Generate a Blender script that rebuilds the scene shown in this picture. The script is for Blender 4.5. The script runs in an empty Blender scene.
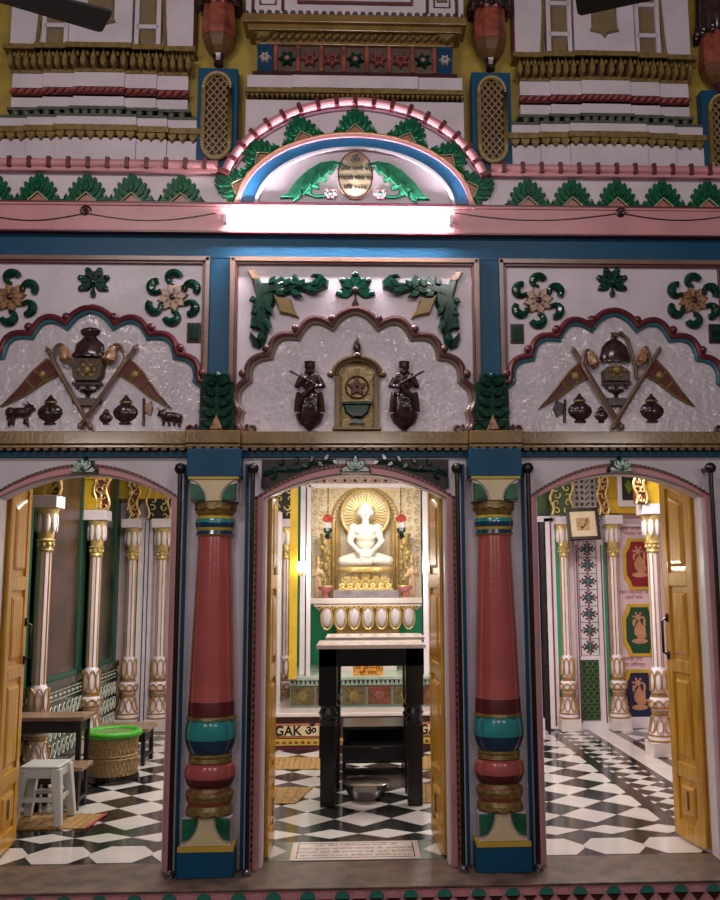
import bpy, bmesh, math, random
from math import sin, cos, tan, pi, radians as R
from mathutils import Vector, Matrix
from mathutils.geometry import tessellate_polygon
random.seed(7)
SC = bpy.context.scene
COL = SC.collection

# ------------------------------------------------------------------ camera
F = 920.0; PX, PY = 392.0, 450.0
PITCH, YAW, ROLL = R(8.16), R(2.3), R(0.35)
CAM = (0.0, -5.5, 1.6)
def _basis():
    f = (sin(YAW)*cos(PITCH), cos(YAW)*cos(PITCH), sin(PITCH))
    r = (cos(YAW), -sin(YAW), 0.0)
    u = (r[1]*f[2]-r[2]*f[1], r[2]*f[0]-r[0]*f[2], r[0]*f[1]-r[1]*f[0])
    c, s = cos(ROLL), sin(ROLL)
    return (tuple(c*a-s*b for a, b in zip(r, u)), tuple(s*a+c*b for a, b in zip(r, u)), f)
_r, _u, _f = _basis()
cd = bpy.data.cameras.new('camera'); cam = bpy.data.objects.new('camera', cd); COL.objects.link(cam)
cam.matrix_world = Matrix(((_r[0], _u[0], -_f[0], CAM[0]), (_r[1], _u[1], -_f[1], CAM[1]), (_r[2], _u[2], -_f[2], CAM[2]), (0, 0, 0, 1)))
cd.sensor_fit = 'VERTICAL'; cd.sensor_height = 36.0; cd.lens = 36.0*F/900.0
cd.shift_x = -(PX-360.0)/900.0
cd.clip_start = .05; cd.clip_end = 100
SC.camera = cam
# measuring from the photograph: where a pixel's ray meets the plane y=Y / the floor z=Z (metres)
def _ray(px, py):
    a = (px-PX)/F; b = (PY-py)/F
    return tuple(_f[i]+a*_r[i]+b*_u[i] for i in range(3))
def W(px, py, Y=0.0):
    d = _ray(px, py); t = (Y-CAM[1])/d[1]
    return (CAM[0]+t*d[0], CAM[2]+t*d[2])
def G(px, py, Z=0.0):
    d = _ray(px, py); t = (Z-CAM[2])/d[2]
    return (CAM[0]+t*d[0], CAM[1]+t*d[1])
def WX(px, py, Y=0.0): return W(px, py, Y)[0]
def WZ(px, py, Y=0.0): return W(px, py, Y)[1]

# ------------------------------------------------------------------ world, exposure, lights
SC.view_settings.view_transform = 'Standard'; SC.view_settings.look = 'None'
SC.view_settings.gamma = 1.0; SC.view_settings.use_curve_mapping = False
SC.view_settings.exposure = 0.0
w = bpy.data.worlds.new('world'); SC.world = w; w.use_nodes = True
w.node_tree.nodes['Background'].inputs[0].default_value = (.55, .5, .55, 1)
w.node_tree.nodes['Background'].inputs[1].default_value = .10
def area(name, loc, target, sx, sy, energy, col=(1, 1, 1)):
    l = bpy.data.lights.new(name, 'AREA'); l.shape = 'RECTANGLE'; l.size = sx; l.size_y = sy
    l.energy = energy; l.color = col
    o = bpy.data.objects.new(name, l); COL.objects.link(o); o.location = loc
    o.rotation_euler = (Vector(target)-Vector(loc)).to_track_quat('-Z', 'Y').to_euler()
    return o
def point(name, loc, energy, col=(1, 1, 1), r=.03):
    l = bpy.data.lights.new(name, 'POINT'); l.energy = energy; l.color = col; l.shadow_soft_size = r
    o = bpy.data.objects.new(name, l); COL.objects.link(o); o.location = loc
    return o
# outer hall lamps, high up behind the viewer
area('hall_lamp', (-1.7, -3.6, 4.9), (-.7, 0, 2.2), 1.3, .12, 42, (1, .90, .86))
area('hall_lamp', (1.4, -3.9, 4.9), (.7, 0, 2.0), 1.3, .12, 30, (1, .90, .88))
for x_, e_ in ((-3.45, 36), (.1, 30), (3.5, 30)): area('hall_lamp', (x_, -7.5, 3.42), (x_*.35, 0, 2.2), 1.0, .12, e_, (1, .90, .84))
# inner hall ceiling lamps
area('inner_lamp', (-1.5, 2.3, 3.02), (-1.5, 2.3, 0), 1.2, .5, 62, (1, .93, .84))
area('inner_lamp', (1.9, 2.3, 3.02), (1.9, 2.3, 0), 1.2, .5, 80, (1, .93, .88))
area('inner_lamp', (0, 2.2, 3.02), (0, 2.6, 0), .8, .4, 26, (1, .93, .84))

# ------------------------------------------------------------------ materials
def hx(h):
    h = h.lstrip('#'); c = [int(h[i:i+2], 16)/255 for i in (0, 2, 4)]
    return tuple((x/12.92 if x <= .04045 else ((x+.055)/1.055)**2.4) for x in c)+(1,)
_M = {}
def mat(name, col, rough=.45, metal=0., noise=.10, scale=9., bump=.0, bscale=40., emit=0., col2=None, coat=0., spec=.5):
    if name in _M: return _M[name]
    m = bpy.data.materials.new(name); m.use_nodes = True; nt = m.node_tree; N = nt.nodes; L = nt.links
    b = N['Principled BSDF']; b.inputs['Roughness'].default_value = rough; b.inputs['Metallic'].default_value = metal
    b.inputs['Specular IOR Level'].default_value = spec; b.inputs['Coat Weight'].default_value = coat; b.inputs['Coat Roughness'].default_value = .12
    c = hx(col); tc = N.new('ShaderNodeTexCoord')
    nz = N.new('ShaderNodeTexNoise'); nz.inputs['Scale'].default_value = scale; nz.inputs['Detail'].default_value = 5
    L.new(tc.outputs['Object'], nz.inputs['Vector'])
    rp = N.new('ShaderNodeValToRGB'); L.new(nz.outputs['Fac'], rp.inputs['Fac'])
    c2 = hx(col2) if col2 else tuple(x*(1-noise*2.2) for x in c[:3])+(1,)
    rp.color_ramp.elements[0].position = .32; rp.color_ramp.elements[0].color = c2
    rp.color_ramp.elements[1].position = .62; rp.color_ramp.elements[1].color = c
    L.new(rp.outputs['Color'], b.inputs['Base Color'])
    if bump:
        n2 = N.new('ShaderNodeTexNoise'); n2.inputs['Scale'].default_value = bscale; n2.inputs['Detail'].default_value = 3
        L.new(tc.outputs['Object'], n2.inputs['Vector'])
        bp = N.new('ShaderNodeBump'); bp.inputs['Strength'].default_value = bump; bp.inputs['Distance'].default_value = .02
        L.new(n2.outputs['Fac'], bp.inputs['Height']); L.new(bp.outputs['Normal'], b.inputs['Normal'])
    if emit:
        b.inputs['Emission Color'].default_value = c; b.inputs['Emission Strength'].default_value = emit
    _M[name] = m
    return m
def wood(name, c1, c2, scale=(1, 1, 12), rough=.4):
    if name in _M: return _M[name]
    m = bpy.data.materials.new(name); m.use_nodes = True; nt = m.node_tree; N = nt.nodes; L = nt.links
    b = N['Principled BSDF']; b.inputs['Roughness'].default_value = rough; b.inputs['Coat Weight'].default_value = .3
    tc = N.new('ShaderNodeTexCoord'); mp = N.new('ShaderNodeMapping'); mp.inputs['Scale'].default_value = scale
    L.new(tc.outputs['Object'], mp.inputs['Vector'])
    nz = N.new('ShaderNodeTexNoise'); nz.inputs['Scale'].default_value = 4; nz.inputs['Detail'].default_value = 6
    L.new(mp.outputs[0], nz.inputs['Vector'])
    rp = N.new('ShaderNodeValToRGB'); L.new(nz.outputs['Fac'], rp.inputs['Fac'])
    rp.color_ramp.elements[0].position = .3; rp.color_ramp.elements[0].color = hx(c1)
    rp.color_ramp.elements[1].position = .7; rp.color_ramp.elements[1].color = hx(c2)
    L.new(rp.outputs['Color'], b.inputs['Base Color']); _M[name] = m
    return m
WHITE = mat('white_paint', '#cfc2cb', .42, noise=.06, scale=5, bump=.10, bscale=30)
WGLOSS = mat('white_enamel', '#c9bdc6', .16, noise=.07, scale=6, bump=.55, bscale=17, coat=.6)
PINK = mat('pink_paint', '#c98a90', .4, noise=.08, scale=4, bump=.05)
SHAFT = mat('rose_enamel', '#b25753', .22, noise=.07, scale=5, bump=.05, coat=.5)
MAROON = mat('maroon_enamel', '#5e1f26', .35, noise=.1)
DMAROON = mat('dark_maroon', '#3c1418', .35, noise=.1)
BLUE = mat('blue_enamel', '#0e4a6a', .45, noise=.08, scale=5, bump=.08, spec=.25)
TEAL = mat('teal_enamel', '#2f8f90', .22, noise=.08, coat=.5)
NAVY = mat('navy_enamel', '#103c5c', .25, noise=.08, coat=.5)
GREEN = mat('leaf_green', '#186646', .28, noise=.2, scale=24, col2='#0c4530', coat=.4)
DGREEN = mat('dark_leaf_green', '#0f3f2e', .15, noise=.2, scale=24, col2='#061d15', spec=.45)
MINT = mat('mint_green', '#2aa078', .4, noise=.06)
OCHRE = mat('ochre_paint', '#86683a', .24, noise=.15, scale=7, bump=.12, coat=.3)
OLDGOLD = mat('antique_gold', '#8d7440', .38, .25, noise=.2, scale=30)
GOLD = mat('bright_gold', '#d9b673', .32, .35, noise=.15, scale=40)
YEL = mat('yellow_paint', '#d8ae2c', .4, noise=.08)
YWALL = mat('mustard_wall', '#a58c38', .5, noise=.1)
LINE = mat('yellow_line', '#c9a63c', .35, noise=.08)
CREAM = mat('cream_paint', '#d8c39a', .35, noise=.08)
TAN = mat('tan_petal', '#a8805a', .3, noise=.18, scale=30, col2='#6a3c26', coat=.4)
BROWN = mat('bronze_brown', '#43292a', .18, noise=.2, scale=30, col2='#1e1212')
TERRA = mat('terracotta', '#a2503e', .4, noise=.15, scale=14, col2='#5c3024')
KHAKI = mat('khaki_panel', '#7f6a4c', .5, noise=.1)
BLACK = mat('black_lacquer', '#100f11', .25, noise=.1)
FANM = mat('fan_black', '#0d0e10', .5, noise=.05)
STEEL = mat('steel_tube', '#8f8a88', .22, .9, noise=.08)
DSTEEL = mat('dark_rod', '#3a3432', .28, .7, noise=.15)
MARBLE = mat('pink_marble', '#ded0cc', .15, noise=.06, scale=6, coat=.4)
WTILE = mat('white_tile', '#d9d2d0', .12, noise=.06, scale=3, coat=.3)
BTILE = mat('black_tile', '#17181a', .14, noise=.1, scale=5, col2='#262a2a', coat=.3)
GTILE = mat('grey_green_stone', '#5a6258', .3, noise=.2, scale=12)
STONE = mat('brown_threshold', '#6d5648', .45, noise=.22, scale=8, col2='#3f332c', bump=.1)
DOORW = wood('varnished_teak', '#b07a1e', '#dba63c', (9, 9, .8), .3)
TABW = wood('brown_plank', '#6d5240', '#a1836a', (1, 10, 10), .35)
DARKW = mat('dark_wood', '#21181a', .4, noise=.15)
PWHITE = mat('pillar_white', '#e3d9e2', .3, noise=.04)
STONEW = mat('idol_marble', '#d6cec4', .3, noise=.02)

# ------------------------------------------------------------------ mesh builder
class MB:
    def __init__(s): s.v = []; s.f = []; s.m = []
    def add(s, vs, fs, m=0):
        o = len(s.v); s.v += [tuple(p) for p in vs]; s.f += [tuple(o+i for i in q) for q in fs]; s.m += [m]*len(fs); return s
    def box(s, x0, x1, y0, y1, z0, z1, m=0):
        x0, x1 = min(x0, x1), max(x0, x1); y0, y1 = min(y0, y1), max(y0, y1); z0, z1 = min(z0, z1), max(z0, z1)
        return s.add([(x0, y0, z0), (x1, y0, z0), (x1, y1, z0), (x0, y1, z0), (x0, y0, z1), (x1, y0, z1), (x1, y1, z1), (x0, y1, z1)],
                     [(0, 3, 2, 1), (4, 5, 6, 7), (0, 1, 5, 4), (1, 2, 6, 5), (2, 3, 7, 6), (3, 0, 4, 7)], m)
    def prism(s, poly, y0, y1, m=0):          # poly in (x,z); y0 = front, y1 = back
        n = len(poly); vs = [(x, y0, z) for x, z in poly]+[(x, y1, z) for x, z in poly]
        tr = tessellate_polygon([[Vector((x, z, 0)) for x, z in poly]])
        fs = [tuple(t) for t in tr]+[tuple(i+n for i in reversed(t)) for t in tr]+[(i, (i+1) % n, (i+1) % n+n, i+n) for i in range(n)]
        return s.add(vs, fs, m)
    def slab(s, poly, z0, z1, m=0):           # poly in (x,y)
        n = len(poly); vs = [(x, y, z0) for x, y in poly]+[(x, y, z1) for x, y in poly]
        tr = tessellate_polygon([[Vector((x, y, 0)) for x, y in poly]])
        fs = [tuple(i+n for i in t) for t in tr]+[tuple(t) for t in tr]+[(i, (i+1) % n, (i+1) % n+n, i+n) for i in range(n)]
        return s.add(vs, fs, m)
    def relief(s, poly, yb, d, inset=.006, m=0):  # cushioned raised outline, towards -y
        n = len(poly); A = sum(poly[i][0]*poly[(i+1) % n][1]-poly[(i+1) % n][0]*poly[i][1] for i in range(n))
        sg = 1 if A > 0 else -1; ins = []
        for i in range(n):
            p0, p, p1 = Vector(poly[i-1]), Vector(poly[i]), Vector(poly[(i+1) % n])
            e0 = (p-p0); e1 = (p1-p)
            if e0.length < 1e-7 or e1.length < 1e-7: ins.append(tuple(p)); continue
            e0.normalize(); e1.normalize()
            n0 = Vector((-e0.y, e0.x))*sg; n1 = Vector((-e1.y, e1.x))*sg
            b = n0+n1
            if b.length < 1e-4: b = n0
            b.normalize(); k = inset/max(.5, b.dot(n0)); ins.append(tuple(p+b*k))
        mid = [((a[0]*2+b[0])/3, (a[1]*2+b[1])/3) for a, b in zip(poly, ins)]
        vs = [(x, yb, z) for x, z in poly]+[(x, yb-d*.62, z) for x, z in mid]+[(x, yb-d, z) for x, z in ins]
        fs = []
        for r in (0, n):
            fs += [(r+i, r+(i+1) % n, r+(i+1) % n+n, r+i+n) for i in range(n)]
        tr = tessellate_polygon([[Vector((x, z, 0)) for x, z in poly]])
        fs += [tuple(i+2*n for i in t) for t in tr]+[tuple(reversed(t)) for t in tr]
        return s.add(vs, fs, m)
    def band(s, A, B, y0, y1, m=0):           # strip between two equally long polylines in (x,z)
        n = len(A); vs = [(x, y0, z) for x, z in A]+[(x, y0, z) for x, z in B]+[(x, y1, z) for x, z in A]+[(x, y1, z) for x, z in B]
        fs = []
        for i in range(n-1):
            fs += [(i, i+1, n+i+1, n+i), (2*n+i, 3*n+i, 3*n+i+1, 2*n+i+1), (i, 2*n+i, 2*n+i+1, i+1), (n+i, n+i+1, 3*n+i+1, 3*n+i)]
        fs += [(0, n, 3*n, 2*n), (n-1, 3*n-1, 4*n-1, 2*n-1)]
        return s.add(vs, fs, m)
    def lathe(s, prof, cx=0, cy=0, n=20, m=0, a0=0., ms=None, sx=1., sy=1.):
        k = len(prof); vs = []
        for r, z in prof:
            for j in range(n):
                a = a0+2*pi*j/n; vs.append((cx+sx*r*cos(a), cy+sy*r*sin(a), z))
        o = len(s.v)
        for i in range(k-1):
            mm = ms[i] if ms else m
            fs = [(i*n+j, i*n+(j+1) % n, (i+1)*n+(j+1) % n, (i+1)*n+j) for j in range(n)]
            s.f += [tuple(o+q for q in f) for f in fs]; s.m += [mm]*n
        s.v += vs
        s.f += [tuple(o+j for j in reversed(range(n))), tuple(o+(k-1)*n+j for j in range(n))]
        s.m += [ms[0] if ms else m, ms[-1] if ms else m]
        return s
    def tube(s, pts, r, n=8, m=0, closed=False):
        P = [Vector(p) for p in pts]; k = len(P); rs = r if isinstance(r, (list, tuple)) else [r]*k
        vs = []; up = Vector((0, 1, 0)); last = None
        for i in range(k):
            if closed: t = P[(i+1) % k]-P[i-1]
            else: t = P[min(i+1, k-1)]-P[max(i-1, 0)]
            t.normalize()
            a = (last if last else up)
            if abs(a.dot(t)) > .95: a = Vector((1, 0, 0))
            x = (a-t*a.dot(t)).normalized(); last = x; y = t.cross(x)
            for j in range(n):
                g = 2*pi*j/n; vs.append(P[i]+(x*cos(g)+y*sin(g))*rs[i])
        fs = [(i*n+j, i*n+(j+1) % n, (i+1)*n+(j+1) % n, (i+1)*n+j) for i in range(k-1) for j in range(n)]
        if closed: fs += [((k-1)*n+j, (k-1)*n+(j+1) % n, (j+1) % n, j) for j in range(n)]
        else: fs += [tuple(reversed(range(n))), tuple((k-1)*n+j for j in range(n))]
        return s.add(vs, fs, m)
    def ball(s, c, r, m=0, n=10, rot=None):
        if not isinstance(r, (list, tuple)): r = (r, r, r)
        k = max(4, n//2+1); vs = []
        for i in range(k+1):
            t = pi*i/k
            for j in range(n):
                a = 2*pi*j/n; p = Vector((r[0]*sin(t)*cos(a), r[1]*sin(t)*sin(a), r[2]*cos(t)))
                if rot: p = rot @ p
                vs.append((c[0]+p.x, c[1]+p.y, c[2]+p.z))
        return s.add(vs, [(i*n+j, (i+1)*n+j, (i+1)*n+(j+1) % n, i*n+(j+1) % n) for i in range(k) for j in range(n)], m)
    def build(s, name, mats, parent=None, smooth=True, origin=None, bevel=0, kind=None, **props):
        me = bpy.data.meshes.new(name)
        o3 = Vector(origin) if origin else Vector((0, 0, 0))
        me.from_pydata([tuple(Vector(p)-o3) for p in s.v], [], s.f); 
        if not isinstance(mats, (list, tuple)): mats = [mats]
        for q in mats: me.materials.append(q)
        me.polygons.foreach_set('material_index', s.m)
        bm = bmesh.new(); bm.from_mesh(me); bmesh.ops.remove_doubles(bm, verts=bm.verts, dist=1e-6)
        bmesh.ops.recalc_face_normals(bm, faces=bm.faces); bm.to_mesh(me); bm.free()
        if smooth:
            me.polygons.foreach_set('use_smooth', [True]*len(me.polygons)); me.set_sharp_from_angle(angle=R(38))
        o = bpy.data.objects.new(name, me); COL.objects.link(o); o.location = o3
        if bevel:
            b = o.modifiers.new('bevel', 'BEVEL'); b.width = bevel; b.segments = 2; b.limit_method = 'ANGLE'; b.angle_limit = R(50)
        if parent:
            o.parent = parent; o.location = o3-parent.location if not parent.parent else o3-parent.location-parent.parent.location
        if kind: o['kind'] = kind
        for k_, v_ in props.items(): o[k_] = v_
        return o
def thing(name, loc, label, cat, group=None):
    o = bpy.data.objects.new(name, None); COL.objects.link(o); o.location = loc; o.empty_display_size = .1
    o['label'] = label; o['category'] = cat
    if group: o['group'] = group
    return o
def tag(o, label, cat, group=None):
    o['label'] = label; o['category'] = cat
    if group: o['group'] = group
    return o
def structure(b, name, mats, **k): return b.build(name, mats, kind='structure', **k)
def clone(root, loc, label=None, group=None):     # a copy of a thing with its parts and their sub-parts
    def cp(o, par):
        c = o.copy(); COL.objects.link(c)
        if par: c.parent = par
        for ch in [q for q in bpy.data.objects if q.parent == o]: cp(ch, c)
        return c
    r = cp(root, None); r.location = loc
    if label: r['label'] = label
    if group: r['group'] = group
    return r
def text_mesh(name, body, size, loc, m, parent, rot=(R(90), 0, 0), font=None, depth=.0008, align='CENTER', off=0):
    cu = bpy.data.curves.new(name, 'FONT'); cu.body = body; cu.size = size; cu.align_x = align; cu.align_y = 'CENTER'; cu.extrude = depth
    cu.resolution_u = 2; cu.offset = off
    t = bpy.data.objects.new(name+'_tmp', cu); COL.objects.link(t); bpy.context.view_layer.update()
    me = bpy.data.meshes.new_from_object(t.evaluated_get(bpy.context.evaluated_depsgraph_get()))
    bpy.data.objects.remove(t); bpy.data.curves.remove(cu); me.name = name
    me.materials.clear(); me.materials.append(m)
    o = bpy.data.objects.new(name, me); COL.objects.link(o); o.rotation_euler = rot
    o.location = loc
    if parent: o.parent = parent; o.location = Vector(loc)-parent.location
    return o
def arcpts(cx, cz, a, b, t0, t1, n):
    return [(cx+a*cos(t0+(t1-t0)*i/n), cz+b*sin(t0+(t1-t0)*i/n)) for i in range(n+1)]
def petal(cx, cz, ang, L, wd, n=7, tip=.75):
    pts = []
    for i in range(n+1):
        t = i/n; pts.append((t*L, wd*sin(pi*t**tip)))
    pts = pts+[(x, -y) for x, y in reversed(pts[1:-1])]
    c, s_ = cos(ang), sin(ang)
    return [(cx+x*c-y*s_, cz+x*s_+y*c) for x, y in pts]
def spiral(cx, cz, r0, r1, a0, a1, n=16):
    return [(cx+(r0+(r1-r0)*i/n)*cos(a0+(a1-a0)*i/n), cz+(r0+(r1-r0)*i/n)*sin(a0+(a1-a0)*i/n)) for i in range(n+1)]
# ================================================================== SETTING: floor, walls, beams
AH, ASP = .15, 2.10                       # door arch rise and spring height
DOORS = ((-1.6, .515), (0, .545), (1.6, .515))
def arch(cx, hw, n=24, ex=0., up=0.):
    return [(cx-(hw+ex)+2*(hw+ex)*i/n, ASP+(AH+up)*(1-((2*i/n)-1)**2)) for i in range(n+1)]
XL, XR = -2.85, 2.95
b = MB()
TOPZ = 3.92
xs = [XL, -1.6-.515, -1.6+.515, -.545, .545, 1.6-.515, 1.6+.515, XR]
for i in range(0, 8, 2): b.box(xs[i], xs[i+1], 0, .13, 0, ASP)
zt = 2.41
edges = []
for (cx, hw) in DOORS:
    A = arch(cx, hw); b.band([(x, zt) for x, z in A], A, 0, .13)
for i in range(0, 8, 2): b.box(xs[i], xs[i+1], 0, .13, ASP, zt)
b.box(XL, XR, 0, .13, zt, TOPZ)
structure(b, 'wall_front', WHITE, smooth=False)
# upper storey wall, set back
b = MB(); b.box(XL, XR, .16, .3, TOPZ, 6.2); structure(b, 'wall_upper', YWALL, smooth=False)
b = MB(); b.box(XL, XR, -.02, .16, 3.9, 4.13); structure(b, 'trim_1', WHITE, smooth=False)

# threshold step and the outer hall floor
b = MB(); b.box(XL, XR, -.34, .15, -.014, 0); structure(b, 'trim_2', STONE, bevel=.004, smooth=False)
b = MB(); b.box(XL, XR, -.325, .13, -.5, -.014); structure(b, 'wall_riser', PINK, smooth=False)
b = MB(); b.box(XL-1, XR+1, -8, -.325, -.56, -.5); structure(b, 'floor_outer', STONE, smooth=False)
# painted half-rounds along the riser
n = 46; per = .182
t = thing('painted_border', (0, -.325, -.09), 'painted border of pink and green half rounds over dark triangles along step front', 'border')
SEAG = mat('sea_green', '#2d7c6c', .4)
hp = MB().relief(arcpts(0, 0, .042, .040, 0, pi, 10), 0, .014, .004).build('pink_half_round', PINK)
hg = MB().relief(arcpts(0, 0, .042, .040, 0, pi, 10), 0, .014, .004).build('green_half_round', SEAG)
b3 = MB()
for i in range(-13, 14):
    for k, src in ((0, hp), (1, hg)):
        x = (i+.5*k)*per+.02
        if i == -13: src.parent = t; src.location = Vector((x, -.325, -.062))-t.location
        else:
            o = src.copy(); COL.objects.link(o); o.parent = t; o.location = Vector((x, -.325, -.062))-t.location
        b3.relief([(x-.036, -.064), (x, -.108), (x+.036, -.064)], -.325, .008, .003)
b3.build('triangle_pattern', DMAROON, t, label='dark maroon triangle pattern')

# floor: dark stone bed with white tiles let in
b = MB(); b.box(-3.2, 4.2, .12, 6.2, -.08, -.0015, 0)
def clipx(poly, x0, x1, y0, y1):
    def cl(P, f, inter):
        out = []
        for i in range(len(P)):
            a, c = P[i-1], P[i]; fa, fc = f(a), f(c)
            if (fa >= 0) != (fc >= 0):
                t_ = fa/(fa-fc); out.append((a[0]+(c[0]-a[0])*t_, a[1]+(c[1]-a[1])*t_))
            if fc >= 0: out.append(c)
        return out
    for f in (lambda p: p[0]-x0, lambda p: x1-p[0], lambda p: p[1]-y0, lambda p: y1-p[1]):
        poly = cl(poly, f, None)
        if len(poly) < 3: return None
    return poly
def flat(b, P, m=1):
    if P: b.slab(P, -.0015, 0, m)
def diamonds(x0, x1, y0, y1, px_, py_, ox=0., oy=0.):
    i0 = int((x0-ox)/px_)-2
    for i in range(i0, int((x1-ox)/px_)+2):
        for j in range(int((y0-oy)/py_)-2, int((y1-oy)/py_)+2):
            x, y = ox+i*px_, oy+j*py_
            flat(b, clipx([(x-px_/2, y), (x, y-py_/2), (x+px_/2, y), (x, y+py_/2)], x0, x1, y0, y1))
diamonds(-2.7, 2.06, .885, 5.3, .39, .40, .05, 1.085)
diamonds(2.16, 2.46, .60, 5.3, .21, .22, 2.31, .1)
flat(b, [(2.53, .5), (2.74, .5), (2.74, 5.3), (2.53, 5.3)])
diamonds(2.84, 4.2, .6, 5.3, .39, .40, 3.2, .2)
diamonds(-2.7, 2.1, .60, .82, .36, .22, -.16, .71)
OX = G(583.3, 845)[0]+.186
for i in range(-12, 6):           # long octagons behind the threshold
    x = OX+i*.372
    if abs(x) < .62: continue
    flat(b, [(x-.184, .37), (x-.184, .31), (x-.10, .17), (x+.10, .17), (x+.184, .31), (x+.184, .37), (x+.10, .51), (x-.10, .51)])
structure(b, 'floor', [BTILE, WTILE], smooth=False)
b = MB(); b.box(-.545, .545, .13, .53, -.001, .002); 
for sx in (-1, 1):
    x = sx*.50; b.slab([(x-.09, .33), (x, .20), (x+.09, .33), (x, .46)], .002, .003, 1)
structure(b, 'trim_3', [GTILE, WTILE], smooth=False)
# inscribed marble slab
t = thing('inscribed_slab', (0, .30, .003), 'white marble slab with rows of dark writing set in the floor of the middle doorway', 'inscription')
b = MB(); b.box(-.385, .385, .13, .50, .003, .007); b.build('slab', MARBLE, t, bevel=.002)
b = MB()
for x0, x1, y0, y1 in ((-.35, .35, .465, .470), (-.35, .35, .165, .170), (-.35, -.344, .165, .47), (.344, .35, .165, .47)): b.box(x0, x1, y0, y1, .007, .0078)
b.build('border_line', BLACK, t)
INK = mat('ink', '#2a2426', .5, noise=.02)
TX = ["श्री जैन श्वेताम्बर मदिर जी", "परम पूज्य आचाय भगवत के उपदेश से", "समस्त सघ के लाभाथ यह फश बनवाया", "वीर सवत २५२४ विक्रम सवत २०५४"]
for i, s_ in enumerate(TX): text_mesh('writing', s_, .050, (0, .425-.07*i, .0072), mat('slab_ink', '#6a5f64', .5), t, rot=(0, 0, 0), depth=.0003)

# inner hall walls & ceiling
b = MB(); b.box(-2.82, -2.7, .13, 5.6, 0, 3.1); structure(b, 'wall_left', mat('dado_green', '#2c5a48', .35), smooth=False)
b = MB(); b.box(-2.82, 4.2, 5.55, 5.7, 0, 3.1); structure(b, 'wall_back', mat('green_wall', '#1fa070', .5, noise=.05), smooth=False)
PW = mat('pink_white_wall', '#e2c9d2', .45, noise=.04)
b = MB(); b.box(1.35, 4.2, 4.80, 4.95, 0, 3.1); structure(b, 'wall_back_right', PW, smooth=False)
b = MB(); b.box(-2.7, -1.15, 5.22, 5.4, 0, 3.1); structure(b, 'wall_back_left', PW, smooth=False)
b = MB(); b.box(4.1, 4.2, .13, 5.55, 0, 3.1); structure(b, 'wall_right', PW, smooth=False)
b = MB(); b.box(-2.85, 4.3, .13, 5.7, 3.1, 3.2); structure(b, 'ceiling', mat('ceiling_cream', '#d8cfae', .6, noise=.04), smooth=False)

# ---- beams, bands and frames of the facade
b = MB(); b.box(XL, XR, -.07, 0, 3.735, 3.895); b.box(XL, XR, -.075, 0, 3.895, 3.912); structure(b, 'trim_4', PINK, bevel=.006, smooth=False)
b = MB(); b.box(XL, XR, -.072, 0, 3.912, 3.922); b.box(XL, XR, -.071, 0, 3.727, 3.735); structure(b, 'trim_5', MAROON, smooth=False)
b = MB(); b.box(XL, XR, -.015, 0, 3.585, 3.727)
for sx in (-1, 1):
    b.box(sx*.765, sx*.895, -.012, 0, 2.495, 3.585)
    b.box(sx*.70, sx*.95, -.03, 0, 2.30, 2.378)
b.box(XL, XR, -.03, 0, 2.345, 2.378)
structure(b, 'trim_6', BLUE, smooth=False)
# lintel: ochre ledge with a toothed underside, stepping forward over the columns
def lintel(x0, x1, y0, name):
    b = MB(); b.box(x0, x1, y0, 0, 2.415, 2.492); b.box(x0, x1, y0+.012, 0, 2.392, 2.415)
    b2 = MB(); k = int((x1-x0)/.052)
    for i in range(k):
        x = x0+(i+.5)*(x1-x0)/k; b2.box(x-.015, x+.015, y0+.004, 0, 2.378, 2.394)
    b.v += []; o = structure(b, name, OCHRE, bevel=.006, smooth=False)
    structure(b2, name, mat('tooth_brown', '#6b4a34', .4), smooth=False)
lintel(XL, -1.0, -.075, 'trim_7'); lintel(-.68, .68, -.075, 'trim_8'); lintel(1.0, XR, -.075, 'trim_9')
lintel(-1.0, -.68, -.115, 'trim_10'); lintel(.68, 1.0, -.115, 'trim_11')
# panel frames
def frame(x0, x1, name, z0=2.495, z1=3.585):
    b = MB()
    for k, (a, y, m) in enumerate(((0, -.035, 0), (.026, -.022, 1))):
        wd = .026 if k == 0 else .016
        b.box(x0+a, x0+a+wd, y, 0, z0, z1-a, m); b.box(x1-a-wd, x1-a, y, 0, z0, z1-a, m); b.box(x0+a, x1-a, y, 0, z1-a-wd, z1-a, m)
    structure(b, name, [mat('frame_brown', '#7f604f', .3, noise=.1), MAROON], bevel=.003, smooth=False)
frame(-.765, .765, 'trim_12'); frame(-2.32, -.895, 'trim_13'); frame(.895, 2.32, 'trim_14')

# ---- doorway surrounds: rose band with dark bead row
for k, (cx, hw) in enumerate(DOORS):
    b = MB()
    A = [(cx-hw, 0)]+arch(cx, hw)+[(cx+hw, 0)]; O = [(cx-hw-.05, 0)]+arch(cx, hw, ex=.05, up=.055)+[(cx+hw+.05, 0)]
    I2 = [(cx-hw-.034, 0)]+arch(cx, hw, ex=.034, up=.037)+[(cx+hw+.034, 0)]
    b.band(O, A, -.022, .0, 0); b.band(O, I2, -.03, -.0, 1)
    A1 = [(cx-hw+.012, 0)]+arch(cx, hw-.012, up=-.008)+[(cx+hw-.012, 0)]
    b.band(A, A1, .02, .13, 2)
    pts = arch(cx, hw, n=44, ex=.043, up=.047)
    for x, z in pts: b.box(x-.007, x+.007, -.036, -.028, z-.005, z+.005, 3)
    for s_ in (-1, 1):
        for j in range(52):
            z = .05+j*.04; b.box(cx+s_*(hw+.043)-.006, cx+s_*(hw+.043)+.006, -.036, -.028, z, z+.016, 3)
    structure(b, 'door_%d' % (k+1), [PINK, mat('rose_brown', '#8a5148', .35), PWHITE, DMAROON], smooth=False)

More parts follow.
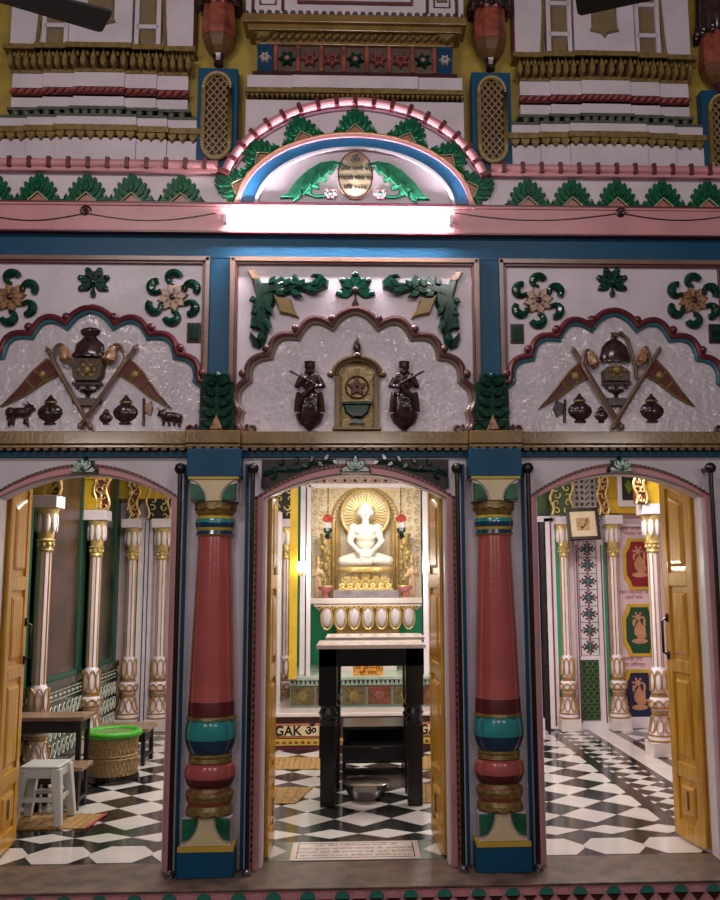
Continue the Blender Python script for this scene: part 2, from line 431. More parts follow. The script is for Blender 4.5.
# blue and grey edging strips either side of each column
for i, cx in enumerate((-.825, .825)):
    b = MB()
    for s_ in (-1, 1): b.box(cx+s_*.172, cx+s_*.192, -.02, 0, 0, 2.30)
    structure(b, 'trim_%d' % (15+i), BLUE, smooth=False)

# ================================================================== COLUMNS OF THE FACADE
CY = -.03
def zc(py): return WZ(213, py, -.15)
def square_flare(z0, z1, h, inv, cx, parent, name):
    # square block whose cream middle flares while green quarter scallops fill the corners
    b = MB(); w0 = .135
    b.box(cx-w0, cx+w0, CY-.10, 0, z0, z1, 0)
    c = MB(); g = MB()
    zz0, zz1 = (z0, z1) if not inv else (z1, z0)
    L_ = []; n_ = 8
    for i in range(n_+1):
        t_ = i/n_; L_.append((.040+.090*(t_**2.4), zz0+(zz1-zz0)*t_))
    poly = [(cx-x, z) for x, z in L_]+[(cx+x, z) for x, z in reversed(L_)]
    c.relief(poly, CY-.10, .012, .004)
    for s_ in (-1, 1):
        q = [(cx+s_*.134, zz0+(zz1-zz0)*.02), (cx+s_*.134, zz0+(zz1-zz0)*.85)]
        q += [(cx+s_*x, z) for x, z in reversed([(a+.006, z_) for a, z_ in L_][:-2])]
        g.relief(q, CY-.10, .018, .006)
    o = b.build(name, WHITE, parent, smooth=False)
    c.build('flare', CREAM, o, label='cream flared middle'); g.build('scallop', GREEN, o, label='green corner scallops')
    return o
def make_column(cx):
    root = thing('painted_column', (cx, CY, 0), '', 'column')
    b = MB(); b.box(cx-.155, cx+.155, -.15, 0, 0, zc(852)); b.build('base_block', BLUE, root, bevel=.004, label='blue base block')
    b = MB(); b.box(cx-.152, cx+.152, -.154, 0, zc(852), zc(847)); b.box(cx-.145, cx+.145, -.15, 0, zc(479), zc(476.5)); b.build('line_moulding', LINE, root, label='yellow edge lines')
    square_flare(zc(847), zc(819), 0, True, cx, root, 'lower_flare')
    # rings
    def scallop(z, r, name, amp=.010, hgt=.014, m=OLDGOLD, n=10):
        bb = MB(); k = n*8; vs = []; 
        for j in range(k):
            a = 2*pi*j/k; dz = -amp*abs(sin(a*n/2))
            vs.append((a, dz))
        V = []
        for (rr, zz, f_) in ((r*.93, z+hgt, 0), (r+.004, z+hgt, 0), (r+.008, z, 1), (r*.93, z, 1)):
            V += [(cx+rr*cos(a), CY+rr*sin(a), zz+(dz if f_ else 0)) for a, dz in vs]
        Fc = [(i*k+j, i*k+(j+1) % k, (i+1)*k+(j+1) % k, (i+1)*k+j) for i in range(3) for j in range(k)]+[(3*k+j, 3*k+(j+1) % k, (j+1) % k, j) for j in range(k)]
        bb.add(V, Fc); return bb.build(name, m, root, label='gold scalloped ring')
    def part(name, prof, m, ms=None, n=16, **k):
        bb = MB(); bb.lathe(prof, cx, CY, n, 0, a0=pi/n, ms=ms); return bb.build(name, m, root, **k)
    z = zc
    part('lower_rings', [(.105, z(820)), (.125, z(817)), (.13, z(812)), (.118, z(808)), (.132, z(803)), (.132, z(797)), (.115, z(793)), (.11, z(789))], [OLDGOLD, TERRA], ms=[0, 1, 0, 1, 0, 1, 0], label='gold and brown rings')
    scallop(z(815), .125, 'scalloped_ring', .014, .016); scallop(z(797), .128, 'scalloped_ring', .010, .012)
    part('rose_bulb', [(.11, z(790)), (.13, z(787)), (.142, z(780)), (.144, z(774)), (.135, z(768)), (.112, z(765))], [MAROON, SHAFT], ms=[0, 0, 1, 1, 1], n=24, label='rose bulging ring')
    part('upper_rings', [(.112, z(766)), (.125, z(764)), (.118, z(761)), (.126, z(758)), (.11, z(755))], OLDGOLD)
    scallop(z(762), .115, 'scalloped_ring', .008, .012)
    part('teal_bulb', [(.112, z(757)), (.126, z(754)), (.138, z(747)), (.145, z(741)), (.147, z(735)), (.142, z(727)), (.134, z(720)), (.13, z(719))], [NAVY, TEAL], ms=[0, 0, 0, 1, 1, 1, 1], n=12, label='teal bulb with navy underside')
    scallop(z(720), .133, 'scalloped_ring', .007, .012)
    part('shaft', [(.134, z(719)), (.132, z(704)), (.131, z(703)), (.120, z(640)), (.103, z(560)), (.098, z(534))], [MAROON, SHAFT], ms=[0, 0, 1, 1, 1], n=12, label='rose tapering shaft with maroon foot')
    part('neck', [(.098, z(536)), (.114, z(534)), (.106, z(530)), (.113, z(527)), (.118, z(522)), (.112, z(518)), (.1, z(515))], [LINE, NAVY, TEAL], ms=[0, 1, 0, 1, 2, 0], n=24, label='navy and teal neck rings')
    part('lotus_ring', [(.098, z(516)), (.108, z(513)), (.122, z(506)), (.118, z(502)), (.1, z(500))], OLDGOLD, n=16)
    scallop(z(507), .117, 'scalloped_ring', .012, .012, n=10)
    square_flare(z(501), z(479), 0, False, cx, root, 'upper_flare')
    b = MB(); b.box(cx-.155, cx+.155, -.152, 0, z(476.5), 2.378); b.build('top_block', BLUE, root, bevel=.003, label='blue top block')
    return root
c0 = make_column(-.825); c0['label'] = 'rose and teal painted column between the left and middle doorways'
c1 = clone(c0, (.825, CY, 0), 'rose and teal painted column between the middle and right doorways')

# steel rods with ball finials
def make_rod(cx, label):
    root = thing('door_rod', (cx, -.12, 0), label, 'rod')
    MB().tube([(cx, -.12, .02), (cx, -.12, 2.235)], .0135, 12).build('rod', DSTEEL, root)
    MB().ball((cx, -.12, 2.262), .034, n=16).tube([(cx, -.12, 2.262), (cx, 0, 2.262)], .014, 10).build('ball_finial', DSTEEL, root)
    MB().lathe([(.028, 0), (.028, .012), (.018, .03), (.016, .04)], cx, -.12, 14).ball((cx, -.14, .022), .014, n=10).build('foot', STEEL, root, label='bright steel foot')
    return root
r0 = make_rod(-1.022, 'dark steel rod at the left side of the left painted column')
for x, l in ((-.60, 'dark steel rod left of the middle doorway, right of the left column'), (.60, 'dark steel rod right of the middle doorway, left of the right column'),
             (1.022, 'dark steel rod right of the right painted column, left of the right doorway'), (2.12, 'dark steel rod at the far right edge, right of the right doorway')):
    clone(r0, (x, -.12, 0), l)
# ================================================================== LEAF CORNICE AND ARCH
def place(src, parent, x, y, z, phi=0., s=1., **props):
    o = src.copy(); COL.objects.link(o); o.parent = parent
    o.location = Vector((x, y, z))-parent.location; o.rotation_euler = (0, -phi, 0); o.scale = (s, 1, s)
    for k_, v_ in props.items(): o[k_] = v_
    return o
def leaf_unit(name, hw, h, mats, cap=0):
    half = [(1.02, .0), (1.02, .09), (.86, .13), (.76, .22), (.68, .30), (.80, .42), (.74, .54), (.60, .50), (.64, .66), (.56, .76), (.44, .68), (.42, .86), (.32, .94), (.23, .86), (.17, 1.0), (.06, 1.03), (0, .98)]
    out = [(x*hw, z*h) for x, z in half]+[(-x*hw, z*h) for x, z in reversed(half[:-1])]
    bot = [(-.4*hw, .0), (0, .30*h), (.4*hw, .0)]
    b = MB(); b.relief(out+bot, 0, .016, .006)
    for (px_, pz_, a, L, wd) in ((0, .34, pi/2, .58, .13), (.10, .30, R(62), .50, .09), (-.10, .30, R(118), .50, .09), (.28, .14, R(52), .42, .08), (-.28, .14, R(128), .42, .08), (.5, .05, R(60), .40, .08), (-.5, .05, R(120), .40, .08), (.92, .03, R(110), .26, .05), (-.92, .03, R(70), .26, .05)):
        b.relief(petal(px_*hw, pz_*h, a, L*h, wd*hw, 6), -.010, .018, .005)
    b.relief([(-.34*hw, 0), (0, .27*h), (.34*hw, 0)], 0, .012, .005, 1)
    b.tube([(-.42*hw, -.014, .02*h), (0, -.016, .34*h), (.42*hw, -.014, .02*h)], .004, 6, 2)
    return b.build(name, mats)
root = thing('leaf_cornice', (0, -.02, 3.93), 'long moulded cornice with green acanthus leaves under a rose rail with maroon blocks', 'cornice')
LM = [mat('frieze_green', '#17603f', .2, noise=.2, scale=24, col2='#0b3525', spec=.4), mat('salmon', '#b5705c', .35), CREAM]
lf = leaf_unit('acanthus_leaf', .145, .175, LM)
ZB = 3.935
xsL = [-2.46+.288*i for i in range(6)]; xsR = [x for x in (1.10+.283*i for i in range(6))]
first = True
for x in [WX(p, 190) for p in (-6, 40, 88, 133, 182)]+[WX(p, 190) for p in (527, 571, 616, 661, 706, 750)]:
    place(lf, root, x, -.022, ZB)
# rails
def rail(x0, x1):
    return MB().tube([(x0, -.055, 4.168), (x1, -.055, 4.168)], .030, 12).box(x0, x1, -.07, .16, 4.118, 4.14)
rail(XL, -.85).build('rose_rail', PINK, root); rail(.85, XR).build('rose_rail', PINK, root)
bk = MB().box(-.013, .013, -.034, .034, -.034, .034).build('block', MAROON, bevel=.003)
x = -.93
while x > XL: place(bk, root, x, -.058, 4.168); place(bk, root, -x, -.058, 4.168); x -= .119
# arch
ZA = 3.90
def ell(a, h, n=48, t0=0., t1=pi): return [(a*cos(t0+(t1-t0)*i/n), ZA+h*sin(t0+(t1-t0)*i/n)) for i in range(n+1)]
ar = thing('arched_crest', (0, -.02, ZA), 'half-oval crest with leaf garland, blue rim and round inscription above the white tube light', 'crest')
MB().band(ell(.84, .69), ell(.735, .49), -.045, .16).build('white_ground', WHITE, ar, smooth=False)
t0 = math.asin(.22/.705)
pa = ell(.853, .70, 60, t0, pi-t0)
MB().tube([(x, -.06, z) for x, z in pa], .028, 12).build('rose_rail', PINK, ar)
MB().tube([(x, -.05, z) for x, z in ell(.812, .655, 60, .2, pi-.2)], .010, 8).build('thin_moulding', mat('mauve', '#b07a92', .35), ar)
NB = 19
for i in range(NB):
    t = t0+(pi-2*t0)*i/(NB-1); x, z = .853*cos(t), ZA+.70*sin(t); ph = math.atan2(.70*cos(t), -.853*sin(t))
    place(bk, ar, x, -.063, z, ph)
for t_ in (90, 116, 141, 165, 64, 39, 15):
    t = R(t_); x, z = .742*cos(t), ZA+.498*sin(t); ph = math.atan2(.51*cos(t), -.755*sin(t))-pi
    place(lf, ar, x, -.045, z, ph, .92)
lf.parent = root; lf.location = Vector((WX(-6, 190)-.288, -.022, ZB))-root.location
bk.parent = root; bk.location = Vector((XL+.02, -.058, 4.168))-root.location
MB().band(ell(.735, .490), ell(.71, .465), -.065, .02, 0).build('rose_rim', PINK, ar)
MB().band(ell(.742, .497), ell(.734, .489), -.07, .02, 0).build('gold_rim', OLDGOLD, ar)
MB().band(ell(.712, .467), ell(.625, .402), -.052, .02).box(-.70, .70, -.052, .0, ZA-.012, ZA+.035).build('blue_rim', mat('bright_blue', '#2a78b0', .3), ar, smooth=False)
MB().band(ell(.625, .402), ell(.605, .385), -.06, .02).prism(ell(.605, .385), -.03, .02).box(-.56, .56, -.045, 0, ZA+.035, ZA+.055).build('tympanum', WHITE, ar, smooth=False)
# scrolled leaves of the tympanum
for s_ in (-1, 1):
    P_ = [(.08, .30), (.14, .315), (.22, .30), (.30, .25), (.37, .18), (.42, .10), (.47, .062), (.40, .058), (.345, .07), (.33, .11), (.30, .085), (.275, .09), (.27, .14), (.235, .125), (.225, .13), (.23, .19), (.19, .175), (.175, .185), (.185, .235), (.15, .225), (.13, .25), (.12, .275), (.095, .275), (.085, .25), (.065, .255), (.06, .28)]
    b = MB(); b.relief([(s_*x, ZA+z) for x, z in P_], -.03, .035, .010)
    for k in range(4):
        x, z = .16+.06*k, .275-.045*k*1.2
        b.relief(petal(s_*x, ZA+z, R(-62 if s_ > 0 else -118), .10, .018, 6), -.055, .016, .005)
    b.tube([(s_*.30, -.045, ZA+.10), (s_*.25, -.05, ZA+.075), (s_*.19, -.05, ZA+.08)], .009, 6)
    b.build('scroll_leaf', GREEN, ar)
    b = MB()
    for k in range(6):
        a = k*pi/3; b.ball((s_*.155+.026*cos(a), -.045, ZA+.095+.026*sin(a)), (.018, .012, .018))
    o = b.build('flower', mat('pale_pink', '#c99aa6', .35), ar); MB().ball((s_*.155, -.055, ZA+.095), .014).build('flower_centre', GREEN, o)
pq = MB().lathe([(.0, 0), (1, 0), (1, .02), (.95, .024), (.0, .024)], n=40)
pq.v = [(x*.108, -.03-z*1.3, ZA+.212+y*.158) for x, y, z in pq.v]
pq.build('inscription_disc', mat('plaque_tan', '#a89a7c', .45, noise=.1), ar)
MB().tube([(x, -.062, z) for x, z in arcpts(0, ZA+.212, .106, .155, 0, 2*pi, 40)], .0045, 6).build('disc_rim', DMAROON, ar)
for s_, sz, dz in (("ॐ", .068, .100), ("अहिंसा परमो धर्म", .036, .042), ("परस्परो जीवा जय", .034, -.020), ("विसं २५२४", .036, -.082)):
    text_mesh('writing', s_, sz, (0, -.0625, ZA+.212+dz), INK, ar, off=.0012)
# tube lamp under the crest
tl = thing('tube_light', (-.1, -.06, 3.83), 'long glowing white fluorescent tube below the arched crest', 'lamp')
MB().box(-.81, .60, -.088, -.06, 3.788, 3.806).build('batten', PWHITE, tl, bevel=.004)
for x in (-.80, .575): MB().box(x, x+.02, -.13, -.085, 3.77, 3.825).build('end_cap', PWHITE, tl)
tm = bpy.data.materials.new('tube_glow'); tm.use_nodes = True
e = tm.node_tree.nodes['Principled BSDF']; e.inputs['Emission Color'].default_value = (1, .90, .97, 1); e.inputs['Emission Strength'].default_value = 190
MB().tube([(-.78, -.108, 3.797), (.575, -.108, 3.797)], .019, 12).build('tube', tm, tl)
# thin electric wire sagging along the rose band
wp = []
for a, c_ in ((-20, 86), (86, 216), (455, 620), (620, 740)):
    for i in range(13):
        t = i/12; px_ = a+(c_-a)*t; wp.append((WX(px_, 215, -.06), -.076, WZ(px_, 214+8*sin(pi*t)*(.9), -.06)))
for k, seg in enumerate((wp[:26], wp[26:])):
    tag(MB().tube(seg, .0035, 5).build('electric_wire', DSTEEL), ('thin dark wire sagging along the rose band left of the tube light', 'thin dark wire sagging along the rose band right of the tube light')[k], 'wire')
for px_, py_, l in ((86, 212, 'small carved hook holding the wire on the rose band, far left'), (620, 214, 'small carved hook holding the wire on the rose band, right side')):
    x, z = W(px_, py_, -.06)
    b = MB(); b.tube([(x+q[0], -.078, z+q[1]) for q in spiral(0, 0, .035, .008, 0, 3*pi, 20)], .006, 6); b.ball((x, -.072, z), .014)
    tag(b.build('wire_hook', BROWN), l, 'hook')

# ================================================================== UPPER STOREY
def zu(py, Y=.08): return WZ(92, py, Y)
def steps(b, cx, z0, z1, ws, ys, m=0):
    for w_, y in zip(ws, ys): b.box(cx-w_, cx+w_, y, .16, z0, z1, m)
def stepfront(cx, ws, ys, pitch):      # positions along a stepped front
    out = []; prev = 0
    for w_, y in sorted(zip(ws, ys)):
        k = max(1, int(round((w_-prev)/pitch)))
        for i in range(k):
            x = prev+(i+.5)*(w_-prev)/k
            out += [(cx+x, y), (cx-x, y)]
        prev = w_
    return out
SW = (.56, .36, .16); SY = (.10, .085, .07); LW = (.64, .44, .25); LY = (.08, .062, .045)
def make_plinth(cx):
    root = thing('stepped_plinth', (cx, .1, 4.2), '', 'plinth')
    b = MB()
    for a, c_, big in ((166, 140, 1), (128, 119, 2), (110, 97, 0), (87, 73, 0)):
        steps(b, cx, zu(a), zu(c_), LW if big else SW, LY if big else SY)
    b.build('white_courses', WHITE, root, smooth=False)
    b = MB()
    steps(b, cx, zu(134), zu(128), [w_+.015 for w_ in LW], [y-.02 for y in LY])
    b.build('gold_ledge', OLDGOLD, root, bevel=.004, smooth=False)
    b = MB()
    for x, y in stepfront(cx, LW, LY, .062):
        b.relief([(x-.031, zu(134)), (x-.030, zu(138)), (x, zu(143)), (x+.030, zu(138)), (x+.031, zu(134))], y, .02, .006)
    b.build('drip_edge', OLDGOLD, root)
    b = MB(); steps(b, cx, zu(119), zu(116), LW, LY)
    for x, y in stepfront(cx, SW, SY, .058):
        b.ball((x, y-.005, zu(113)), (.024, .022, .028), n=8)
    steps(b, cx, zu(111), zu(108), [w_+.02 for w_ in SW], [y-.02 for y in SY])
    b.build('grey_scallops', mat('grey_green', '#4d5246', .5, noise=.2, scale=30), root)
    b = MB(); b2 = MB(); steps(b2, cx, zu(95), zu(88), SW, [y-.004 for y in SY])
    for x, y in stepfront(cx, [w_+.01 for w_ in SW], SY, .045):
        b.ball((x, y-.012, zu(91.5)), (.03, .018, .014), n=8, rot=Matrix.Rotation(R(-35), 3, 'Y'))
    b.build('rope_moulding', mat('rope_rose', '#9a4a48', .4), root); b2.build('rope_backing', MAROON, root)
    b = MB(); steps(b, cx, zu(53), zu(48), [w_+.05 for w_ in SW], [y-.06 for y in SY]); steps(b, cx, zu(73), zu(70), SW, [y-.01 for y in SY])
    for x, y in stepfront(cx, [w_+.03 for w_ in SW], [y-.02 for y in SY], .055):
        b.relief(petal(x, zu(72), pi/2, .14, .024, 6), y+.02, .05, .008)
        b.ball((x+.027, y-.02, zu(58)), (.013, .02, .018), n=8)
    steps(b, cx, zu(70), zu(53), SW, SY, 1)
    b.build('bracket_cornice', [OLDGOLD, BROWN], root, label='antique gold bracket cornice with upright leaves')
    # tower front above
    b = MB(); zt_, zb_ = zu(-60), zu(47)
    b.box(cx-.60, cx+.60, .12, .16, zb_, zt_, 1)
    b.box(cx-.585, cx-.39, .09, .12, zb_, zt_); b.box(cx+.39, cx+.585, .09, .12, zb_, zt_); b.box(cx-.2, cx+.2, .05, .12, zb_, zt_)
    b.build('tower_wall', [WHITE, MAROON], root, smooth=False)
    for s_ in (-1, 1):
        b = MB(); k = MB()
        xa, xb = cx+s_*.225, cx+s_*.365
        for x in (xa, xb): b.box(x-.014, x+.014, .07, .12, zb_, zt_)
        z = zb_
        while z < zt_: b.box(xa, xb, .07, .12, z+.13, z+.158); z += .22
        k.box(xa, xb, .10, .13, zb_, zt_)
        fr_ = b.build('ladder_frame', WHITE, root, smooth=False); k.build('khaki_pane', KHAKI, fr_, smooth=False)
    for s_ in (-1, 1):
        for x0 in (.205, .382): MB().tube([(cx+s_*(x0+.03*(1-(t/8))**2), .085, zb_+(zt_-zb_)*t/8) for t in range(9)], .013, 8).build('gold_rib', OLDGOLD, root)
    b = MB(); zz = zu(28); b.relief([(cx-.085, zt_), (cx-.085, zz+.05), (cx-.10, zz+.02), (cx-.02, zz), (cx, zz-.03), (cx+.02, zz), (cx+.10, zz+.02), (cx+.085, zz+.05), (cx+.085, zt_)], .05, .02, .012)
    b.build('hanging_niche', KHAKI, root)
    return root
pl = make_plinth(-1.64); pl['label'] = 'white stepped tower plinth at upper left with gold cornice and rose rope band'
clone(pl, (1.64, .1, 4.2), 'white stepped tower plinth at upper right with gold cornice and rose rope band')

# middle balcony front
root = thing('carved_balcony', (0, .1, 4.6), 'carved gold and white balcony front with rosette frieze above the arched crest', 'balcony')
def zm(py, Y=.05): return WZ(355, py, Y)
b = MB(); b.box(-.70, .70, .05, .16, zm(175), zm(101)); b.box(-.69, .69, .02, .16, zm(92), zm(79)); b.box(-.40, .40, .0, .16, zm(92), zm(80))
b.build('white_slabs', WHITE, root, smooth=False)
b = MB(); b.box(-.70, .70, .0, .16, zm(97), zm(92.5)); 
for i in range(44):
    x = -.69+.0321*i; b.relief([(x-.014, zm(97)), (x-.012, zm(99)), (x, zm(101.5)), (x+.012, zm(99)), (x+.014, zm(97))], .03, .02, .004)
b.build('gold_ledge', OLDGOLD, root)
b = MB(); b.box(-.63, .63, .06, .16, zm(78), zm(47), 0); b.box(-.66, .66, .03, .16, zm(78), zm(74), 1)
b.build('frieze_ground', [mat('dusk_brown', '#5d4a42', .5, noise=.2), DMAROON], root, smooth=False)
def rosette(name, r, m1, m2, n=6):
    b = MB()
    for k in range(n): b.relief(petal(0, 0, 2*pi*k/n, r, r*.30, 6), 0, .022, .006)
    b.ball((0, -.015, 0), (r*.3, .016, r*.3), 1)
    return b.build(name, [m1, m2])
ros = rosette('rosette', .06, mat('dusky_rose', '#7a3a36', .4), DMAROON); rg = rosette('rosette', .06, DGREEN, mat('rose_mid', '#a86a64', .4)); rw = rosette('rosette', .042, mat('petal_white', '#b9a8ac', .4), KHAKI)
cells = [-.44, -.295, -.15, 0, .15, .295, .44]
for x in (-.515, -.37, -.22, -.075, .075, .22, .37, .515): MB().box(x-.012, x+.012, .045, .06, zm(72), zm(47)).build('cell_bar', TERRA, root, smooth=False)
for i, x in enumerate(cells):
    q = rg if i % 3 == 0 else ros
    if i == 0: rg.parent = root; rg.location = Vector((x, .055, zm(60)))-root.location
    elif i == 1: ros.parent = root; ros.location = Vector((x, .055, zm(60)))-root.location
    else: place(q, root, x, .055, zm(60), .3*i)
for s_ in (-1, 1):
    MB().box(s_*.53, s_*.63, .035, .06, zm(75), zm(47)).build('teal_end_panel', NAVY, root, smooth=False)
    if s_ < 0: rw.parent = root; rw.location = Vector((-.58, .03, zm(61)))-root.location
    else: place(rw, root, .58, .03, zm(61))
b = MB(); b.box(-.72, .72, -.04, .16, zm(31), zm(23)); b.box(-.69, .69, -.015, .16, zm(37), zm(31))
b.box(-.64, .64, .03, .16, zm(47), zm(36))
b.build('gold_moulding', OCHRE, root, bevel=.006, smooth=False)
b = MB()
for i in range(26):
    x = -.61+.0488*i; b.ball((x, .015, zm(41)), (.034, .025, .014), n=8, rot=Matrix.Rotation(R(-40), 3, 'Y'))
for s_ in (-1, 1):
    b.relief([(s_*.52, zm(37)), (s_*.66, zm(37)), (s_*.62, zm(43)), (s_*.59, zm(46)), (s_*.55, zm(42))], .02, .03, .01)
b.build('twisted_leaf_band', OLDGOLD, root)
hem = [(-.70, zm(-60))]+[(-.70, zm(20))]
k = 28
for i in range(k): 
    x0 = -.70+1.4*i/k; hem += [(x0+.0125, zm(19)), (x0+.025, zm(24)), (x0+.0375, zm(19))]
hem += [(.70, zm(20)), (.70, zm(-60))]
MB().prism(hem, -.03, .1).build('scalloped_white_front', WHITE, root, smooth=False)
b = MB(); b.box(-.37, .37, -.05, -.03, zm(13), zm(-60), 0); b.box(-.355, .355, -.056, -.05, zm(11), zm(-60), 1); b.box(-.325, .325, -.06, -.05, zm(7.5), zm(-60), 0); b.box(-.31, .31, -.064, -.06, zm(5), zm(-60), 2)
fo = b.build('window_frame', [mat('frame_rust', '#6a3a34', .4), WHITE, KHAKI], root, smooth=False)
b = MB()
for i in range(12):
    for j in range(5):
        b.ball((-.285+.052*i, -.066, zm(3)+.045*j), (.018, .006, .016), n=6)
b.build('pierced_lattice', mat('lattice_dark', '#3c2a26', .5), fo)
for s_ in (-1, 1):
    cx = s_*.56; A = arcpts(cx, zm(2), .085, .30, 0, 1, 1)
    b = MB(); b.tube([(cx-.095, -.035, zm(20)), (cx-.095, -.035, zm(8)), (cx-.06, -.035, zm(-10)), (cx, -.035, zm(-22)), (cx+.06, -.035, zm(-10)), (cx+.095, -.035, zm(8)), (cx+.095, -.035, zm(20))], .010, 8)
    b.relief([(cx-.035, zm(9)), (cx+.035, zm(9)), (cx+.03, zm(-10)), (cx-.03, zm(-10))], -.03, .015, .006, 1)
    b.tube([(cx-.05, -.035, zm(14)), (cx+.05, -.035, zm(14)), (cx+.05, -.035, zm(-12)), (cx-.05, -.035, zm(-12))], .006, 6, closed=True)
    b.build('arched_niche', [mat('niche_rust', '#5c3a2c', .4), KHAKI], root)

# lattice boards and hanging vases between them
def make_jali(cx):
    Y = .07; z0, z1 = WZ(217, 167, Y), WZ(217, 68, Y); zc_ = (z0+z1)/2
    root = thing('lattice_panel', (cx, Y, z0), '', 'lattice panel')
    MB().box(cx-.128, cx+.128, Y, .16, z0, z1).build('board', BLUE, root, smooth=False, bevel=.004)
    hw, hh = .098, (z1-z0)/2-.035
    def stad(a, h, n=12):
        e_ = h-a*1.15
        return [(cx+a*cos(t), zc_+e_+a*1.15*sin(t)) for t in [pi*i/n for i in range(n+1)]]+[(cx+a*cos(t), zc_-e_+a*1.15*sin(t)) for t in [pi+pi*i/n for i in range(n+1)]]
    o_ = stad(hw, hh); i_ = stad(hw-.026, hh-.03)
    MB().band(o_+o_[:1], i_+i_[:1], Y-.03, Y).build('oval_frame', OLDGOLD, root)
    MB().prism(stad(hw-.02, hh-.02), Y-.006, Y).build('dark_backing', DMAROON, root, smooth=False)
    b = MB()
    for q in stad(hw-.012, hh-.014, 18): b.ball((q[0], Y-.033, q[1]), .0065, n=6)
    b.build('bead_row', CREAM, root)
    b = MB(); a, h = hw-.026, hh-.03; sl = 1.25
    def inside(x, z):
        e_ = h-a*1.15; dz = max(0, abs(z)-e_); return (x/a)**2+(dz/(a*1.15))**2 <= 1
    c_ = -h-2*a
    while c_ < h+2*a:
        for s_ in (-1, 1):
            pts = [(x, c_+s_*sl*x) for x in [(-a+2*a*i/40) for i in range(41)] if inside(x, c_+s_*sl*x)]
            if len(pts) > 2: b.tube([(cx+pts[0][0], Y-.016, zc_+pts[0][1]), (cx+pts[-1][0], Y-.016, zc_+pts[-1][1])], .0058, 5)
        c_ += .055
    b.build('lattice', mat('lattice_gold', '#9c8a60', .4, .2), root)
    return root
j0 = make_jali(-.885); j0['label'] = 'blue board with gold oval lattice left of the arched crest'
clone(j0, (.885, .07, j0.location.z), 'blue board with gold oval lattice right of the arched crest')
clone(j0, (2.40, .07, j0.location.z-.1), 'blue lattice board cut off by the right edge of the photo')
def make_vase(cx):
    Y = .09; z = lambda p: WZ(217, p, Y)
    root = thing('hanging_vase', (cx, Y, z(66)), '', 'vase ornament')
    MB().lathe([(.01, z(68)), (.032, z(66)), (.030, z(62)), (.04, z(58)), (.046, z(55))], cx, Y, 8, a0=pi/8).build('tip', BROWN, root, smooth=False)
    MB().lathe([(.045, z(56)), (.08, z(50)), (.104, z(44)), (.108, z(39))], cx, Y, 8, a0=pi/8).build('brown_cup', mat('vase_foot', '#6e4a2c', .4), root, smooth=False)
    MB().lathe([(.112, z(40)), (.116, z(33)), (.11, z(20)), (.104, z(10)), (.11, z(8))], cx, Y, 8, a0=pi/8).build('faceted_body', TERRA, root, smooth=False)
    b = MB(); b.lathe([(.10, z(9)), (.125, z(4)), (.12, z(-30)), (.13, z(-60))], cx, Y, 16)
    for k in range(12):
        a = 2*pi*k/12; b.ball((cx+.12*cos(a), Y+.12*sin(a), z(3)), (.026, .026, .05), n=8); b.ball((cx+.13*cos(a), Y+.13*sin(a), z(9)), (.018, .018, .022), n=8)
    b.build('leaf_collar', BROWN, root)
    return root
v0 = make_vase(-.885); v0['label'] = 'faceted terracotta hanging vase above the left lattice board'
clone(v0, (.885, .09, v0.location.z), 'faceted terracotta hanging vase above the right lattice board')
clone(v0, (2.40, .09, v0.location.z-.15), 'faceted terracotta vase cut off by the upper right edge')
# ceiling fans of the outer hall: blades reach into the top of the picture
def make_fan(cx, cy, cz, ang, label):
    root = thing('ceiling_fan', (cx, cy, cz), label, 'fan')
    MB().lathe([(.02, cz+.5), (.02, cz+.1), (.09, cz+.08), (.12, cz+.03), (.12, cz-.03), (.07, cz-.06)], cx, cy, 20).build('motor', FANM, root)
    for k in range(3):
        a = ang+2*pi*k/3; d = Vector((cos(a), sin(a), 0)); n_ = Vector((-sin(a), cos(a), 0)); vs = []
        rows = ((.12, .03), (.2, .06), (.4, .072), (.59, .082), (.6, .07))
        for r_, w_ in rows:
            for q in (-1, 1):
                for t in (0, .008): vs.append(Vector((cx, cy, cz+t+q*w_*.16))+d*r_+n_*w_*q)
        fs = []
        for i in range(len(rows)-1):
            o = i*4; fs += [(o, o+4, o+6, o+2), (o+1, o+3, o+7, o+5), (o, o+1, o+5, o+4), (o+2, o+6, o+7, o+3)]
        fs += [(0, 2, 3, 1), (len(rows)*4-4, len(rows)*4-3, len(rows)*4-1, len(rows)*4-2)]
        MB().add(vs, fs).build('blade', FANM, root)
    return root
# ================================================================== PANELS: lobed arches and reliefs
def bez(pts, n=6):
    out = []
    for i in range(len(pts)-1):
        p0, p1 = Vector(pts[i]), Vector(pts[i+1]); out += [tuple(p0.lerp(p1, k/n)) for k in range(n)]
    return out+[tuple(pts[-1])]
CUSP = [(0, .745), (.135, .635), (.345, .575), (.51, .455), (.635, .31), (.675, .12), (.64, 0)]
def lobed(side=1, off=0.):
    pts = []
    for i in range(len(CUSP)-1):
        a, c = Vector(CUSP[i]), Vector(CUSP[i+1]); d = c-a; nrm = Vector((-d.y, d.x)).normalized()
        if nrm.x < 0 and i > 0: nrm = -nrm
        if i == 0: nrm = Vector((.64, .77))
        bul = (.022, .075, .062, .055, .05, .03)[i]
        for k in range(9):
            t = k/9; pts.append(a.lerp(c, t)+nrm*(bul*4*t*(1-t)*1.0+off))
    pts.append(Vector(CUSP[-1])+Vector((off, 0)))
    return [(side*p.x, p.y) for p in pts]
